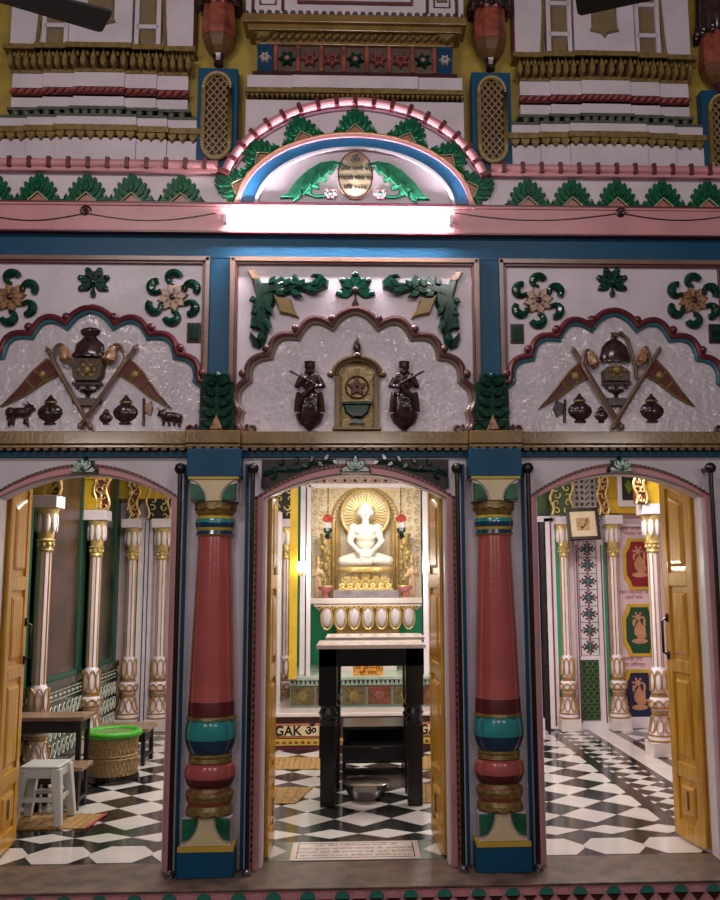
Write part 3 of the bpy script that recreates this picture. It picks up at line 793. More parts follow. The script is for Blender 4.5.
def make_lobed_arch(cx, m_in, m_out, label, z0=2.497):
    root = thing('lobed_arch', (cx, -.02, z0), label, 'arch moulding')
    L_ = lobed(-1); L_.reverse(); full = L_[:-1]+lobed(1)
    # enamel field inside the arch
    MB().prism([(cx+x, z0+z) for x, z in full], -.008, .0).build('enamel_field', WGLOSS, root, smooth=False)
    Lo = [(cx+x, z0+z) for x, z in full]
    MB().tube([(x, -.018, z) for x, z in Lo], .015, 8).build('inner_moulding', m_in, root)
    Lq = lobed(-1, .024); Lq.reverse(); q = Lq[:-1]+lobed(1, .024)
    MB().tube([(cx+x, -.024, z0+z) for x, z in q], .022, 8).build('outer_moulding', m_out, root)
    for s_ in (-1, 1):
        for (x, z) in CUSP[1:5]:
            d = Vector((x*.6, z)).normalized()*.058
            MB().ball((cx+s_*(x+d.x), -.028, z0+z+d.y+.01), .027, n=10).tube([(cx+s_*(x+d.x*.3), -.02, z0+z+d.y*.3), (cx+s_*(x+d.x), -.02, z0+z+d.y+.01)], .012, 8).build('knob', m_out, root)
        MB().tube([(cx+s_*x, -.025, z0+z) for x, z in spiral(.62, .02, .035, .008, R(40), R(-330), 14)], .011, 6).build('end_scroll', m_out, root)
    return root
make_lobed_arch(0, mat('arch_grey_gold', '#7d6a5c', .3, coat=.4), mat('arch_bronze', '#5a3a38', .25, coat=.2), 'bronze-brown lobed arch moulding in the middle panel above the middle doorway')
make_lobed_arch(-1.605, mat('arch_teal', '#2b6a78', .3, coat=.4), MAROON, 'maroon and teal lobed arch moulding in the left panel')
make_lobed_arch(1.605, mat('arch_teal', '#2b6a78', .3, coat=.4), MAROON, 'maroon and teal lobed arch moulding in the right panel')

def palmette(cx, cz, s, label, n=5, stem=True):
    root = thing('palmette', (cx, -.01, cz), label, 'leaf ornament')
    b = MB()
    A = (90, 38, 142, -12, 192) if n == 5 else (65, 115, 20, 160, -28, 208)
    for a in A:
        a = R(a); b.relief(petal(cx, cz, a, s*1.12, s*.34, 8, .95), 0, .022, .008)
        b.ball((cx+s*.88*cos(a), -.016, cz+s*.88*sin(a)), (s*.2, .012, s*.2), n=8)
    b.build('leaves', DGREEN, root)
    b = MB(); b.ball((cx, -.02, cz), (s*.2, .018, s*.2))
    if stem: b.relief([(cx-s*.13, cz-s*1.0), (cx-s*.2, cz-s*.75), (cx-s*.06, cz-s*.45), (cx-s*.09, cz), (cx+s*.09, cz), (cx+s*.06, cz-s*.45), (cx+s*.2, cz-s*.75), (cx+s*.13, cz-s*1.0)], -.0, .03, .006)
    b.build('stem', BROWN if n == 5 else DGREEN, root)
    return root
x, z = W(90, 283); palmette(-1.60, z, .095, 'green six-leaf palmette on top of the left lobed arch', 6)
x, z = W(616, 283); palmette(1.605, z, .095, 'green six-leaf palmette on top of the right lobed arch', 6)
x, z = W(355.5, 291); palmette(0, z, .115, 'green five-leaf palmette on top of the middle lobed arch', 5)

def make_medallion(cx, cz, label):
    root = thing('flower_medallion', (cx, -.01, cz), label, 'flower ornament')
    b = MB()
    for k in range(8): b.relief(petal(cx, cz, 2*pi*k/8+.2, .10, .034, 7, .8), 0, .022, .008)
    b.build('petals', TAN, root, label='tan flower petals')
    b = MB().ball((cx, -.024, cz), (.02, .014, .02)); b.build('flower_eye', BROWN, root)
    for k in range(6):
        a = 2*pi*k/6+.5; px_, pz_ = cx+.115*cos(a), cz+.115*sin(a); pts = []; rs = []
        for i in range(13):
            t = i/12; g = a-1.2+t*4.0; rr = .046-.018*t; pts.append((px_+rr*cos(g), -.012, pz_+rr*sin(g))); rs.append(.012+.017*sin(pi*min(1, t*1.0+.12))+(.003 if i > 9 else 0))
        MB().tube(pts, rs, 8).ball((pts[-1][0], -.014, pts[-1][2]), (.016, .014, .016), n=8).build('curled_leaf', DGREEN, root)
    return root
m0 = None
for (px_, py_, l) in ((11, 298, 'tan flower medallion with green curled leaves at the far left edge'), (173, 298, 'tan flower medallion with green curled leaves right of the left palmette'),
                      (538, 301, 'tan flower medallion with green curled leaves left of the right palmette'), (693, 301, 'tan flower medallion with green curled leaves at the far right')):
    x, z = W(px_, py_)
    if m0 is None: m0 = make_medallion(x, z, l)
    else: clone(m0, (x, -.01, z), l)
# small green framed tiles beside the arches
for (px_, py_, l) in ((194, 333, 'small green framed tile at the right border of the left panel'), (517, 334, 'small green framed tile at the left border of the right panel'), (715, 334, 'small green framed tile at the far right edge of the right panel')):
    x, z = W(px_, py_); r_ = thing('framed_tile', (x, 0, z), l, 'tile')
    MB().box(x-.042, x+.042, -.012, 0, z-.062, z+.062).build('tile_frame', BROWN, r_, bevel=.004, smooth=False); MB().box(x-.028, x+.028, -.018, -.01, z-.047, z+.047).build('tile_face', DGREEN, r_, bevel=.003, smooth=False)

# big corner leaves of the middle panel
LP = [(250, 271), (258, 276), (262, 283), (271, 283), (282, 276), (290, 283), (292, 276), (296, 274), (302, 283), (312, 282), (316, 278), (310, 277), (313, 274), (322, 275), (329, 281), (328, 289), (320, 292), (308, 295), (298, 291), (288, 296), (276, 295), (275, 306), (269, 314), (272, 326), (268, 334), (266, 343), (259, 350), (252, 347), (249, 338), (250, 331), (256, 337), (259, 340), (259, 332), (252, 328), (250, 321), (254, 312), (251, 316), (252, 306), (256, 297), (254, 290), (252, 281)]
for s_, l in ((1, 'big dark green corner leaf in the upper left of the middle panel'), (-1, 'big dark green corner leaf in the upper right of the middle panel')):
    pts = [(s_*x, z) for x, z in [W(*p) for p in LP]]
    gx, gz = W(262, 290); root = thing('corner_leaf', (s_*gx, -.01, gz), l, 'leaf ornament')
    b = MB(); b.relief(pts, 0, .04, .016)
    for pa_, pb_ in (((262, 292), (312, 290)), ((263, 296), (262, 340)), ((268, 290), (296, 279)), ((266, 296), (256, 326))):
        (xa, za), (xb, zb) = W(*pa_), W(*pb_); b.tube([(s_*xa, -.030, za), (s_*(xa+xb)/2, -.036, (za+zb)/2), (s_*xb, -.026, zb)], [.006, .006, .003], 6)
    for qx, qy, an, L in ((270, 287, 60, .07), (284, 289, 55, .075), (298, 289, 48, .07), (311, 288, 35, .08), (275, 293, -25, .08), (290, 293, -22, .09), (305, 291, -10, .10),
                          (257, 300, -160, .05), (258, 312, -150, .05), (257, 325, -145, .05), (266, 305, -62, .09), (266, 320, -75, .09), (262, 333, -95, .08)):
        xx, zz = W(qx, qy); g_ = R(an); g_ = g_ if s_ > 0 else pi-g_; b.relief(petal(s_*xx, zz, g_, L, .024, 6), -.030, .026, .009)
    b.build('leaf_blade', DGREEN, root)
    xa, za = W(275, 297); xb, zb = W(297, 318); xc, zc2 = W(290, 318)
    MB().relief([(s_*xx, zz) for xx, zz in [W(*p) for p in ((272, 294), (282, 296), (291, 300), (294, 308), (300, 319), (290, 316), (280, 314), (277, 306))]], 0, .035, .009).build('gold_bud', mat('bud_gold', '#9a7a3e', .3), root, label='gold bud')
    MB().relief([(s_*xx, zz) for xx, zz in [W(*p) for p in ((247, 272), (253, 271), (259, 277), (259, 283), (252, 281))]], -.0, .045, .008).build('bud_tip', TAN, root)

# carved leaf blocks at the foot of the blue pilasters
def make_block(cx):
    root = thing('leaf_block', (cx, -.04, 2.495), '', 'leaf ornament')
    w_ = .10
    b = MB(); b.box(cx-w_, cx+w_, -.055, 0, 2.495, 2.80); b.build('block', DGREEN, root, bevel=.006, smooth=False)
    b = MB()
    for s_ in (-1, 1):
        for k in range(5):
            z = 2.515+.062*k; b.relief(petal(cx+s_*.012, z, R(90-s_*(58-5*k)), .105, .026, 6), -.05, .03, .008)
        b.tube([(cx+s_*q[0], -.075, 2.83+q[1]) for q in spiral(.05, -.02, .035, .008, R(200), R(-200), 14)], .011, 6)
    b.ball((cx, -.07, 2.83), .026, n=8)
    b.build('carved_leaves', DGREEN, root)
    MB().relief([(cx-.045, 2.497), (cx, 2.60), (cx+.045, 2.497)], -.06, .03, .008).build('tan_heart', TAN, root, label='tan triangular heart')
    return root
q0 = make_block(-.828); q0['label'] = 'dark green carved leaf block between the left and middle panels'
clone(q0, (.828, -.04, 2.495), 'dark green carved leaf block between the middle and right panels')

# ---- relief helpers for figures
def figure(name, balls, caps, m, parent=None, voxel=.006, **props):
    b = MB()
    for c_, r_ in balls: b.ball(c_, r_, n=14)
    for p, q, ra, rb in caps:
        b.tube([p, q], [ra, rb], 12); b.ball(p, ra, n=10); b.ball(q, rb, n=10)
    o = b.build(name, m, parent, **props)
    r_ = o.modifiers.new('remesh', 'REMESH'); r_.mode = 'VOXEL'; r_.voxel_size = voxel; r_.use_smooth_shade = True
    s_ = o.modifiers.new('smooth', 'SMOOTH'); s_.iterations = 2
    return o
def p3(px_, py_, Y=-.03): x, z = W(px_, py_, 0); return (x, Y, z)
def pot(cx, zb, s, label, m=BROWN, ribs=10):
    root = thing('kalash_pot', (cx, -.01, zb), label, 'pot ornament')
    prof = [(.0, 0), (.045, 0), (.05, .012), (.035, .02), (.075, .05), (.092, .085), (.088, .115), (.06, .145), (.035, .16), (.05, .17), (.042, .185), (.022, .205), (.012, .225), (.0, .245)]
    b = MB(); n = 40; vs = []
    for r_, z in prof:
        for j in range(n):
            a = 2*pi*j/n; rr = r_*(1+(.07*cos(a*ribs) if .03 < z < .15 else 0))*s
            vs.append((cx+rr*cos(a), -.005+rr*.42*sin(a), zb+z*s))
    k = len(prof); b.add(vs, [(i*n+j, i*n+(j+1) % n, (i+1)*n+(j+1) % n, (i+1)*n+j) for i in range(k-1) for j in range(n)])
    b.build('pot_body', m, root)
    MB().lathe([(.028*s, zb+.157*s), (.052*s, zb+.165*s), (.05*s, zb+.175*s), (.03*s, zb+.18*s)], cx, -.005, 16, sy=.5).build('collar', OLDGOLD, root)
    return root
Z0 = 2.505
for px_, s_, l, m in ((50, .80, 'ribbed brown pot relief right of the brown bull, left of the crossed staffs', BROWN), (125.5, .80, 'ribbed brown pot relief right of the left crossed staffs, beside the small axe', BROWN),
                   (106, .45, 'small brown bell-shaped pot right of the left crossed staffs', BROWN), (580, .80, 'ribbed brown pot relief left of the right crossed staffs', BROWN),
                   (652, .80, 'ribbed brown pot relief right of the right crossed staffs', BROWN), (601, .48, 'small brown bell-shaped pot left of the right crossed staffs', BROWN)):
    x, zb = W(px_, 425 if px_ < 300 else 423); pot(x, zb, s_, l, m)
def flag(tip, top, bot, stafft, staffb, label):
    root = thing('pennant_flag', p3(*top, 0), label, 'flag ornament')
    T, A, B_ = [Vector(W(*p)) for p in (tip, top, bot)]
    b = MB(); e = [tuple(A), tuple(A.lerp(T, .3)+Vector((0, .012))), tuple(A.lerp(T, .65)-Vector((0, .008))), tuple(T), tuple(B_.lerp(T, .6)-Vector((0, .01))), tuple(B_.lerp(T, .3)+Vector((0, .006))), tuple(B_)]
    b.relief(e, 0, .03, .008); b.build('cloth', mat('flag_red', '#5f1b1d', .2, noise=.2, scale=20, col2='#4d1518'), root, label='dark red pennant cloth')
    b = MB(); pts = [Vector(q) for q in e]+[Vector(e[0])]
    b.tube([(q.x, -.022, q.y) for q in pts], .008, 6); 
    for t_ in (.25, .45): 
        u_, v_ = A.lerp(T, t_), B_.lerp(T, t_); b.tube([(u_.x, -.03, u_.y), (v_.x, -.03, v_.y)], .006, 6)
    c_ = (A+B_+T)/3; c_ = c_.lerp((A+B_)/2, .35); b.ball((c_.x, -.03, c_.y), (.028, .012, .028))
    b.build('gold_trim', OLDGOLD, root)
    s1, s2 = p3(*stafft, -.035), p3(*staffb, -.04)
    MB().tube([s1, s2], .013, 8).ball(s2, (.018, .016, .022), n=8).tube([s1, (s1[0]+(s1[0]-s2[0])*.06, -.035, s1[2]+(s1[2]-s2[2])*.06)], [.018, .001], 8).build('staff', mat('staff_bronze', '#6e5440', .3, coat=.4), root)
    return root
flag((2, 407), (48, 360), (62, 374), (50, 352), (92, 428), 'dark red pennant pointing left on a staff, left panel')
flag((172, 409), (131, 360), (119, 374), (136, 350), (82, 427), 'dark red pennant pointing right on a staff, left panel')
flag((538, 409), (580, 362), (590, 376), (573, 352), (620, 428), 'dark red pennant pointing left on a staff, right panel')
flag((693, 407), (655, 361), (643, 375), (657, 352), (612, 428), 'dark red pennant pointing right on a staff, right panel')
def whisk(base, bend, hair, tipd, label):
    root = thing('fly_whisk', p3(*base, 0), label, 'whisk ornament')
    pts = [p3(*base, -.045), p3(*[(a+c_)/2 for a, c_ in zip(base, bend)], -.045), p3(*bend, -.045)]
    # crook curling over to the hair
    bx, bz = pts[-1][0], pts[-1][2]; hx_, hz_ = W(*hair)
    top = []
    for i in range(1, 9):
        t = i/8; top.append((bx+(hx_-bx)*(.5-.5*cos(pi*t)), -.045, bz+(hz_-bz)*t+.055*sin(pi*t)))
    MB().tube(pts+top, .012, 8).build('handle', mat('staff_bronze', '#6e5440', .3, coat=.4), root)
    tx, tz = W(*tipd); b = MB()
    b.tube([(hx_, -.045, hz_+.01), (hx_+(tx-hx_)*.4, -.05, hz_+(tz-hz_)*.35), (hx_+(tx-hx_)*.8, -.05, hz_+(tz-hz_)*.7), (tx, -.045, tz)], [.018, .034, .038, .012], 10)
    for q in (-.5, 0, .5): b.tube([(hx_+q*.03, -.07, hz_-.01), (tx+q*.05, -.075, tz+.03)], [.004, .006], 5)
    b.build('hair_bunch', TAN, root, label='tan hair bunch')
    return root
whisk((90, 424), (54, 362), (66, 350), (69, 366), 'fly-whisk with curled handle left of the left shrine emblem')
whisk((84, 426), (127, 362), (115, 350), (110, 366), 'fly-whisk with curled handle right of the left shrine emblem')
whisk((616, 425), (581, 368), (588, 355), (594, 370), 'fly-whisk with curled handle left of the right shrine emblem')
whisk((612, 425), (648, 366), (642, 352), (637, 368), 'fly-whisk with curled handle right of the right shrine emblem')
def emblem(px_, label, bell):
    cx = WX(px_, 380); root = thing('shrine_emblem', (cx, -.02, WZ(px_, 385)), label, 'shrine ornament')
    z = lambda p: WZ(px_, p)
    if not bell:
        MB().lathe([(.10, z(358)), (.105, z(355)), (.09, z(352)), (.085, z(345)), (.05, z(340)), (.035, z(337)), (.055, z(335)), (.062, z(331)), (.045, z(329)), (.02, z(328))], cx, -.01, 24, sy=.45).build('dome', BROWN, root)
        MB().relief([(cx-.07, z(384)), (cx-.095, z(378)), (cx-.105, z(366)), (cx-.085, z(358)), (cx+.085, z(358)), (cx+.105, z(366)), (cx+.095, z(378)), (cx+.07, z(384))], 0, .05, .015).build('urn_body', mat('urn_olive', '#5e4f3c', .18, noise=.25, scale=40), root)
    else:
        MB().lathe([(.095, z(363)), (.098, z(360)), (.09, z(355)), (.075, z(347)), (.045, z(342)), (.02, z(340)), (.016, z(335)), (.02, z(333))], cx, -.01, 24, sy=.45).build('dome', BROWN, root)
        b = MB(); pts = [(cx+.0, z(337)), (cx+.04, z(334)), (cx+.08, z(340)), (cx+.10, z(352)), (cx+.12, z(366)), (cx+.13, z(380))]
        b.tube([(x, -.03, zz) for x, zz in pts], .012, 8).build('umbrella_hook', mat('staff_bronze', '#6e5440', .3), root)
        MB().relief([(cx-.09, z(384)), (cx-.09, z(372)), (cx-.05, z(367)), (cx+.05, z(367)), (cx+.09, z(372)), (cx+.09, z(384))], 0, .05, .012).build('urn_body', mat('urn_olive', '#5e4f3c', .18, noise=.25, scale=40), root)
    b = MB(); b.ball((cx, -.055, z(372)), (.028, .012, .028))
    for k in range(6): b.ball((cx+.045*cos(k*pi/3), -.05, z(372)+.035*sin(k*pi/3)), (.012, .01, .012), n=6)
    b.build('rosette', OLDGOLD, root)
    b = MB(); b.box(cx-.09, cx+.09, -.04, 0, z(386), z(383.5))
    for s_ in (-1, 0, 1): b.ball((cx+s_*.06, -.03, z(388)), (.012, .012, .016), n=8)
    b.build('base_plate', BROWN, root)
    b = MB(); b.lathe([(.015, z(402)), (.012, z(396)), (.02, z(394)), (.05, z(392)), (.05, z(390))], cx, -.01, 16, sy=.6); b.build('pedestal', BROWN, root)
    b = MB(); b.relief([(cx-.08, z(404)), (cx-.06, z(398)), (cx+.06, z(398)), (cx+.08, z(404)), (cx+.05, z(408)), (cx-.05, z(408))], 0, .04, .01)
    for s_ in (-1, 1): b.ball((cx+s_*.07, -.02, z(402)), (.022, .018, .02), n=8)
    b.build('sash_knot', BROWN, root)
emblem(89, 'brown domed urn emblem at the centre of the left panel', False)
emblem(615, 'brown bell-topped urn emblem with curved hook at the centre of the right panel', True)
# axe, bull, ram
x, z = W(147, 416); r_ = thing('axe_relief', (x, 0, z), 'small brown axe relief beside the right pot of the left panel', 'axe ornament')
MB().tube([p3(144.5, 399, -.015), p3(144, 426, -.015)], .008, 8).build('shaft', BROWN, r_); MB().relief([W(*p) for p in ((145, 404), (152, 401), (154, 409), (152, 417), (145, 413))], 0, .025, .006).build('blade', TAN, r_)
x, z = W(560, 412); r_ = thing('axe_relief', (x, 0, z), 'small brown axe relief beside the left pot of the right panel', 'axe ornament')
MB().tube([p3(564.5, 400, -.015), p3(564, 423, -.015)], .008, 8).build('shaft', BROWN, r_); MB().relief([W(*p) for p in ((563, 404), (556, 400), (552, 409), (556, 418), (563, 414))], 0, .025, .006).build('blade', BROWN, r_)
def q3(px_, py_, Y=-.02): return p3(px_, py_, Y)
figure('bull_relief', [(q3(21, 413), (.066, .022, .030)), (q3(12, 413), (.035, .02, .032)), (q3(28, 412), (.03, .02, .032)), (q3(32, 409), (.022, .018, .02))],
       [(q3(11, 415), q3(10, 426), .013, .008), (q3(15, 416), q3(14, 425), .012, .008), (q3(26, 415), q3(29, 426), .012, .008), (q3(29, 414), q3(25, 424), .012, .007), (q3(29, 410), q3(33, 407), .018, .012), (q3(33, 408), q3(36, 410), .012, .007),
        (q3(31, 407), q3(24, 404), .005, .004), (q3(32, 406), q3(28, 402), .005, .003), (q3(9, 411), q3(8, 420), .005, .004)], BROWN, voxel=.004)
tag(bpy.data.objects['bull_relief'], 'small brown bull relief standing at the lower left of the left panel', 'animal ornament')
figure('ram_relief', [(q3(171, 417), (.062, .022, .028)), (q3(179, 418), (.026, .02, .026)), (q3(163, 414), (.026, .018, .022))],
       [(q3(164, 417), q3(164, 425), .012, .008), (q3(169, 418), q3(170, 426), .011, .008), (q3(178, 418), q3(180, 427), .011, .008), (q3(175, 419), q3(175, 426), .011, .007), (q3(162, 414), q3(159, 416), .014, .008),
        (q3(163, 411), q3(167, 409), .005, .004), (q3(160, 411), q3(158, 408), .005, .003), (q3(181, 416), q3(182, 423), .005, .004)], BROWN, voxel=.004)
tag(bpy.data.objects['ram_relief'], 'small brown horned animal relief at the lower right of the left panel', 'animal ornament')

# middle panel: niche and two attendant figures
cx, z = W(357, 430); root = thing('niche_shrine', (cx, 0, 2.497), 'arched gold niche with a green bowl and flower wheel in the middle panel', 'niche')
zq = lambda p: WZ(357, p)
hw = .135
MB().box(cx-hw-.012, cx+hw+.012, -.05, 0, zq(431), zq(428)).box(cx-hw, cx-hw+.035, -.045, 0, zq(429), zq(375)).box(cx+hw-.035, cx+hw, -.045, 0, zq(429), zq(375)).build('pillars', mat('niche_bronze', '#6a5638', .3, .3), root, bevel=.004, smooth=False)
MB().prism([(cx-hw+.03, zq(429))]+[(cx-(hw-.03)*cos(pi*i/14), zq(378)+.105*sin(pi*i/14)) for i in range(15)]+[(cx+hw-.03, zq(429))], -.015, 0).build('gold_back', mat('niche_gold', '#a08a5a', .3, .3, noise=.2, scale=30, bump=.5, bscale=60), root, smooth=False)
A_ = [(cx-.145*cos(pi*i/16), zq(377)+.115*sin(pi*i/16)) for i in range(17)]
MB().tube([(x, -.04, zz) for x, zz in A_], .017, 8).tube([(cx-(x-cx)*.83, -.045, zq(377)+(zz-zq(377))*.8) for x, zz in A_], .009, 8).ball((cx-.16, -.04, zq(376)), .022).ball((cx+.16, -.04, zq(376)), .022).build('arch_moulding', mat('niche_bronze', '#6a5638', .3, .3), root)
MB().lathe([(.035, zq(359)), (.03, zq(356)), (.018, zq(354)), (.026, zq(350)), (.024, zq(347)), (.008, zq(341)), (.0, zq(338))], cx, -.035, 14).build('finial', BROWN, root)
b = MB()
for k in range(5): b.relief(petal(cx, zq(388), 2*pi*k/5+pi/2, .06, .02, 6), -.015, .02, .005)
b.tube([(cx+.068*cos(t), -.024, zq(388)+.068*sin(t)) for t in [2*pi*i/24 for i in range(24)]], .005, 6, closed=True)
b.build('flower_wheel', MAROON, root)
b = MB(); b.relief([(cx-.085, zq(405)), (cx-.07, zq(414)), (cx-.03, zq(419)), (cx+.03, zq(419)), (cx+.07, zq(414)), (cx+.085, zq(405))], -.015, .035, .01); b.box(cx-.09, cx+.09, -.055, -.01, zq(405.5), zq(403)); b.relief([(cx-.02, zq(419)), (cx-.05, zq(425)), (cx+.05, zq(425)), (cx+.02, zq(419))], -.015, .02, .005)
b.build('bowl', DGREEN, root, label='dark green bowl')
for s_, px_, l in ((-1, 310, 'dark brown robed attendant figure left of the gold niche'), (1, 404, 'dark brown robed attendant figure right of the gold niche')):
    cx = WX(px_, 400); f = lambda dx, py_, Y=-.04: (cx+s_*dx, Y, WZ(px_, py_))
    root = thing('attendant_figure', (cx, 0, WZ(px_, 431)), l, 'statue'); root.scale = (1.3, 1.15, 1)
    figure('body', [(f(0, 373.5, -.045), (.024, .024, .030)), (f(0, 385), (.042, .028, .045)), (f(0, 399), (.046, .03, .05)), (f(0, 408), (.052, .03, .045)), (f(.0, 378), (.02, .02, .02))],
           [(f(-.04, 380), f(-.062, 388), .017, .014), (f(-.062, 388), f(-.02, 390, -.07), .014, .011), (f(.04, 380), f(.058, 388), .017, .014), (f(.058, 388), f(.02, 381, -.07), .014, .011),
            (f(-.022, 400), f(-.026, 414), .03, .024), (f(.022, 400), f(.026, 414), .03, .024), (f(-.03, 378), f(.03, 378), .02, .02), (f(.0, 374, -.065), f(0, 375.5, -.07), .006, .005)], BROWN, root, voxel=.005)
    MB().tube([f(-.03, 382, -.07), f(-.005, 392, -.085), f(.035, 402, -.085), f(.05, 412, -.07)], .010, 8).tube([f(-.05, 395, -.06), f(-.056, 404, -.065), f(-.06, 414, -.06)], .012, 8).tube([f(.05, 395, -.06), f(.056, 404, -.065), f(.06, 414, -.06)], .012, 8).build('robe_folds', BROWN, root)
    MB().lathe([(.022, WZ(px_, 371)), (.026, WZ(px_, 369)), (.024, WZ(px_, 366)), (.028, WZ(px_, 364)), (.01, WZ(px_, 363))], cx, -.045, 12).build('crown', BROWN, root)
    MB().tube([f(-.03, 388, -.085), f(.09, 374, -.07)], .007, 6).build('flute', BROWN, root)
    MB().lathe([(.01, WZ(px_, 431)), (.025, WZ(px_, 428)), (.05, WZ(px_, 424)), (.062, WZ(px_, 419)), (.066, WZ(px_, 415)), (.05, WZ(px_, 414))], cx, -.02, 12, sy=.8).build('bracket', BROWN, root, smooth=False)

# keystone leaves over the doorways and dark foliage in the middle spandrels
for cx, l in ((-1.6, 'dark green leaf keystone over the left doorway'), (0, 'dark green leaf keystone over the middle doorway'), (1.6, 'dark green leaf keystone over the right doorway')):
    root = thing('leaf_keystone', (cx, -.03, 2.27), l, 'leaf ornament'); b = MB(); s_ = 1.15 if cx == 0 else 1
    zb = 2.24
    b.relief([(cx-.075*s_, zb), (cx-.085*s_, zb+.03), (cx-.055*s_, zb+.05), (cx-.05*s_, zb+.085), (cx-.02*s_, zb+.08), (cx, zb+.115*s_), (cx+.02*s_, zb+.08), (cx+.05*s_, zb+.085), (cx+.055*s_, zb+.05), (cx+.085*s_, zb+.03), (cx+.075*s_, zb)], -.01, .06, .012)
    b.build('leaf_body', DGREEN, root)
    b = MB()
    for a in (90, 60, 120, 30, 150): b.relief(petal(cx, zb+.02, R(a), .075, .016, 6), -.06, .025, .006)
    b.ball((cx, -.075, zb+.025), .016, n=8); b.build('veins', GREEN, root)
for s_, l in ((-1, 'dark leaf carving in the left spandrel of the middle doorway'), (1, 'dark leaf carving in the right spandrel of the middle doorway')):
    root = thing('spandrel_carving', (s_*.38, -.01, 2.30), l, 'leaf ornament')
    b = MB()
    MBp = [(s_*.56, 2.16), (s_*.56, 2.33), (s_*.12, 2.335)]+[(s_*x, 2.10+.205*(1-(x/.60)**2)) for x in (.14, .25, .35, .45, .53)]
    b.prism(MBp, -.012, 0).build('dark_ground', mat('spandrel_dark', '#1f1012', .5), root, smooth=False)
    b = MB()
    for k in range(9):
        x = .50-.045*k; z = 2.285+.005*k
        b.relief(petal(s_*x, z, R(120 if k % 2 else 215) if s_ > 0 else R(60 if k % 2 else -35), .055, .016, 6), -.012, .022, .005)
    b.tube([(s_*(.54-.4*t/10), -.02, 2.235+.085*(t/10)+.01*sin(t)) for t in range(11)], .008, 6)
    b.tube([(s_*q[0], -.022, q[1]) for q in spiral(.50, 2.23, .045, .01, 0, 5, 14)], .009, 6)
    b.build('leaves', DGREEN, root)
FZ = 3.3
for a_, c_, l in (((107, 23), (10, -4), 'dark ceiling fan whose blade enters at the upper left'), ((575, -4), (700, -27), 'dark ceiling fan whose blade tip enters at the upper right')):
    t_ = Vector(G(*a_, FZ)); d_ = (Vector(G(*c_, FZ))-t_).normalized(); h_ = t_+d_*.6
    make_fan(h_.x, h_.y, FZ, math.atan2(-d_.y, -d_.x), l)
# ================================================================== INSIDE: pillars
FG = mat('filigree_gold', '#dcc07c', .3, .35, noise=.15, scale=40)
def make_pillar(cx, cy, label, s=1., wide=.085):
    # white octagonal pillar with gold ribs, lotus foot, leafy capital and square abacus
    root = thing('gilded_pillar', (cx, cy, 0), label, 'pillar')
    MB().box(cx-.12*s, cx+.12*s, cy-.12*s, cy+.12*s, 0, .13).build('plinth', MARBLE, root, bevel=.006, smooth=False)
    GR = mat('rib_gold', '#b98a3e', .35, .3)
    b = MB(); b.lathe([(.112*s, .13), (.116*s, .17), (.10*s, .20), (.066*s, .36), (.072*s, .40), (.082*s, .43), (.098*s, .47), (.088*s, .52), (.062*s, .55), (.07*s, .575), (.079*s, .68), (.07*s, .77), (.052*s, .80)], cx, cy, 24)
    o = b.build('lotus_foot', PWHITE, root)
    b = MB()
    for z, r_ in ((.14, .117), (.185, .11), (.37, .072), (.395, .078), (.43, .085), (.535, .078), (.56, .07)): b.lathe([(r_*s-.01, z-.010), (r_*s+.006, z-.006), (r_*s+.006, z+.006), (r_*s-.01, z+.010)], cx, cy, 24)
    for k in range(8):
        a = 2*pi*k/8+pi/8
        for z, h, r_, w_, tl in ((.28, .07, .094, .030, -.02), (.47, .03, .100, .034, 0), (.675, .095, .079, .028, 0)):
            pts = []
            for t in range(14):
                g = 2*pi*t/14; da = w_*s*sin(g)/(r_*s); rr = r_*s*(1-.12*(cos(g) if tl else 0))+.004; pts.append((cx+rr*cos(a+da), cy+rr*sin(a+da), z+h*cos(g)))
            b.tube(pts, .0062, 5, closed=True)
    b.build('gold_tracery', GR, o, label='gold ring and petal tracery')
    MB().lathe([(.05*s, .78), (.05*s, 1.92)], cx, cy, 8, a0=pi/8).build('shaft', PWHITE, root, smooth=False)
    b = MB()
    for k in range(8):
        a = 2*pi*k/8+pi/8; x, y = cx+.05*s*cos(a), cy+.05*s*sin(a); b.tube([(x, y, .78), (x, y, 1.92)], .0055, 6)
    b.build('gold_ribs', GR, root)
    b = MB(); b.lathe([(.052*s, 1.86), (.066*s, 1.875), (.055*s, 1.90), (.062*s, 1.94), (.078*s, 1.955), (.06*s, 1.97), (.065*s, 2.0), (.088*s, 2.18), (.10*s, 2.21), (.09*s, 2.22)], cx, cy, 24)
    for k in range(8):
        a = 2*pi*k/8; b.ball((cx+.064*s*cos(a), cy+.064*s*sin(a), 1.92), (.012, .018*s, .02), n=8, rot=Matrix.Rotation(a, 3, 'Z'))
    o = b.build('capital', FG, root, label='gold leafy capital')
    b = MB()
    for k in range(8):
        a = 2*pi*k/8+pi/8; b.relief([], 0, 0) if 0 else b.ball((cx+.083*s*cos(a), cy+.083*s*sin(a), 2.10), (.012, .026*s, .085), n=8, rot=Matrix.Rotation(a, 3, 'Z'))
    b.build('white_leaves', PWHITE, o)
    MB().box(cx-.11*s, cx+.11*s, cy-.11*s, cy+.11*s, 2.22, 2.32).build('abacus', PWHITE, root, bevel=.005, smooth=False)
    return root
def beam(cx, y0, y1, name, x=.11):
    structure(MB().box(cx-x, cx+x, y0, y1, 2.55, 3.1).box(cx-x*.8, cx+x*.8, y0, y1, 2.44, 2.55), name, YEL, bevel=.01, smooth=False)
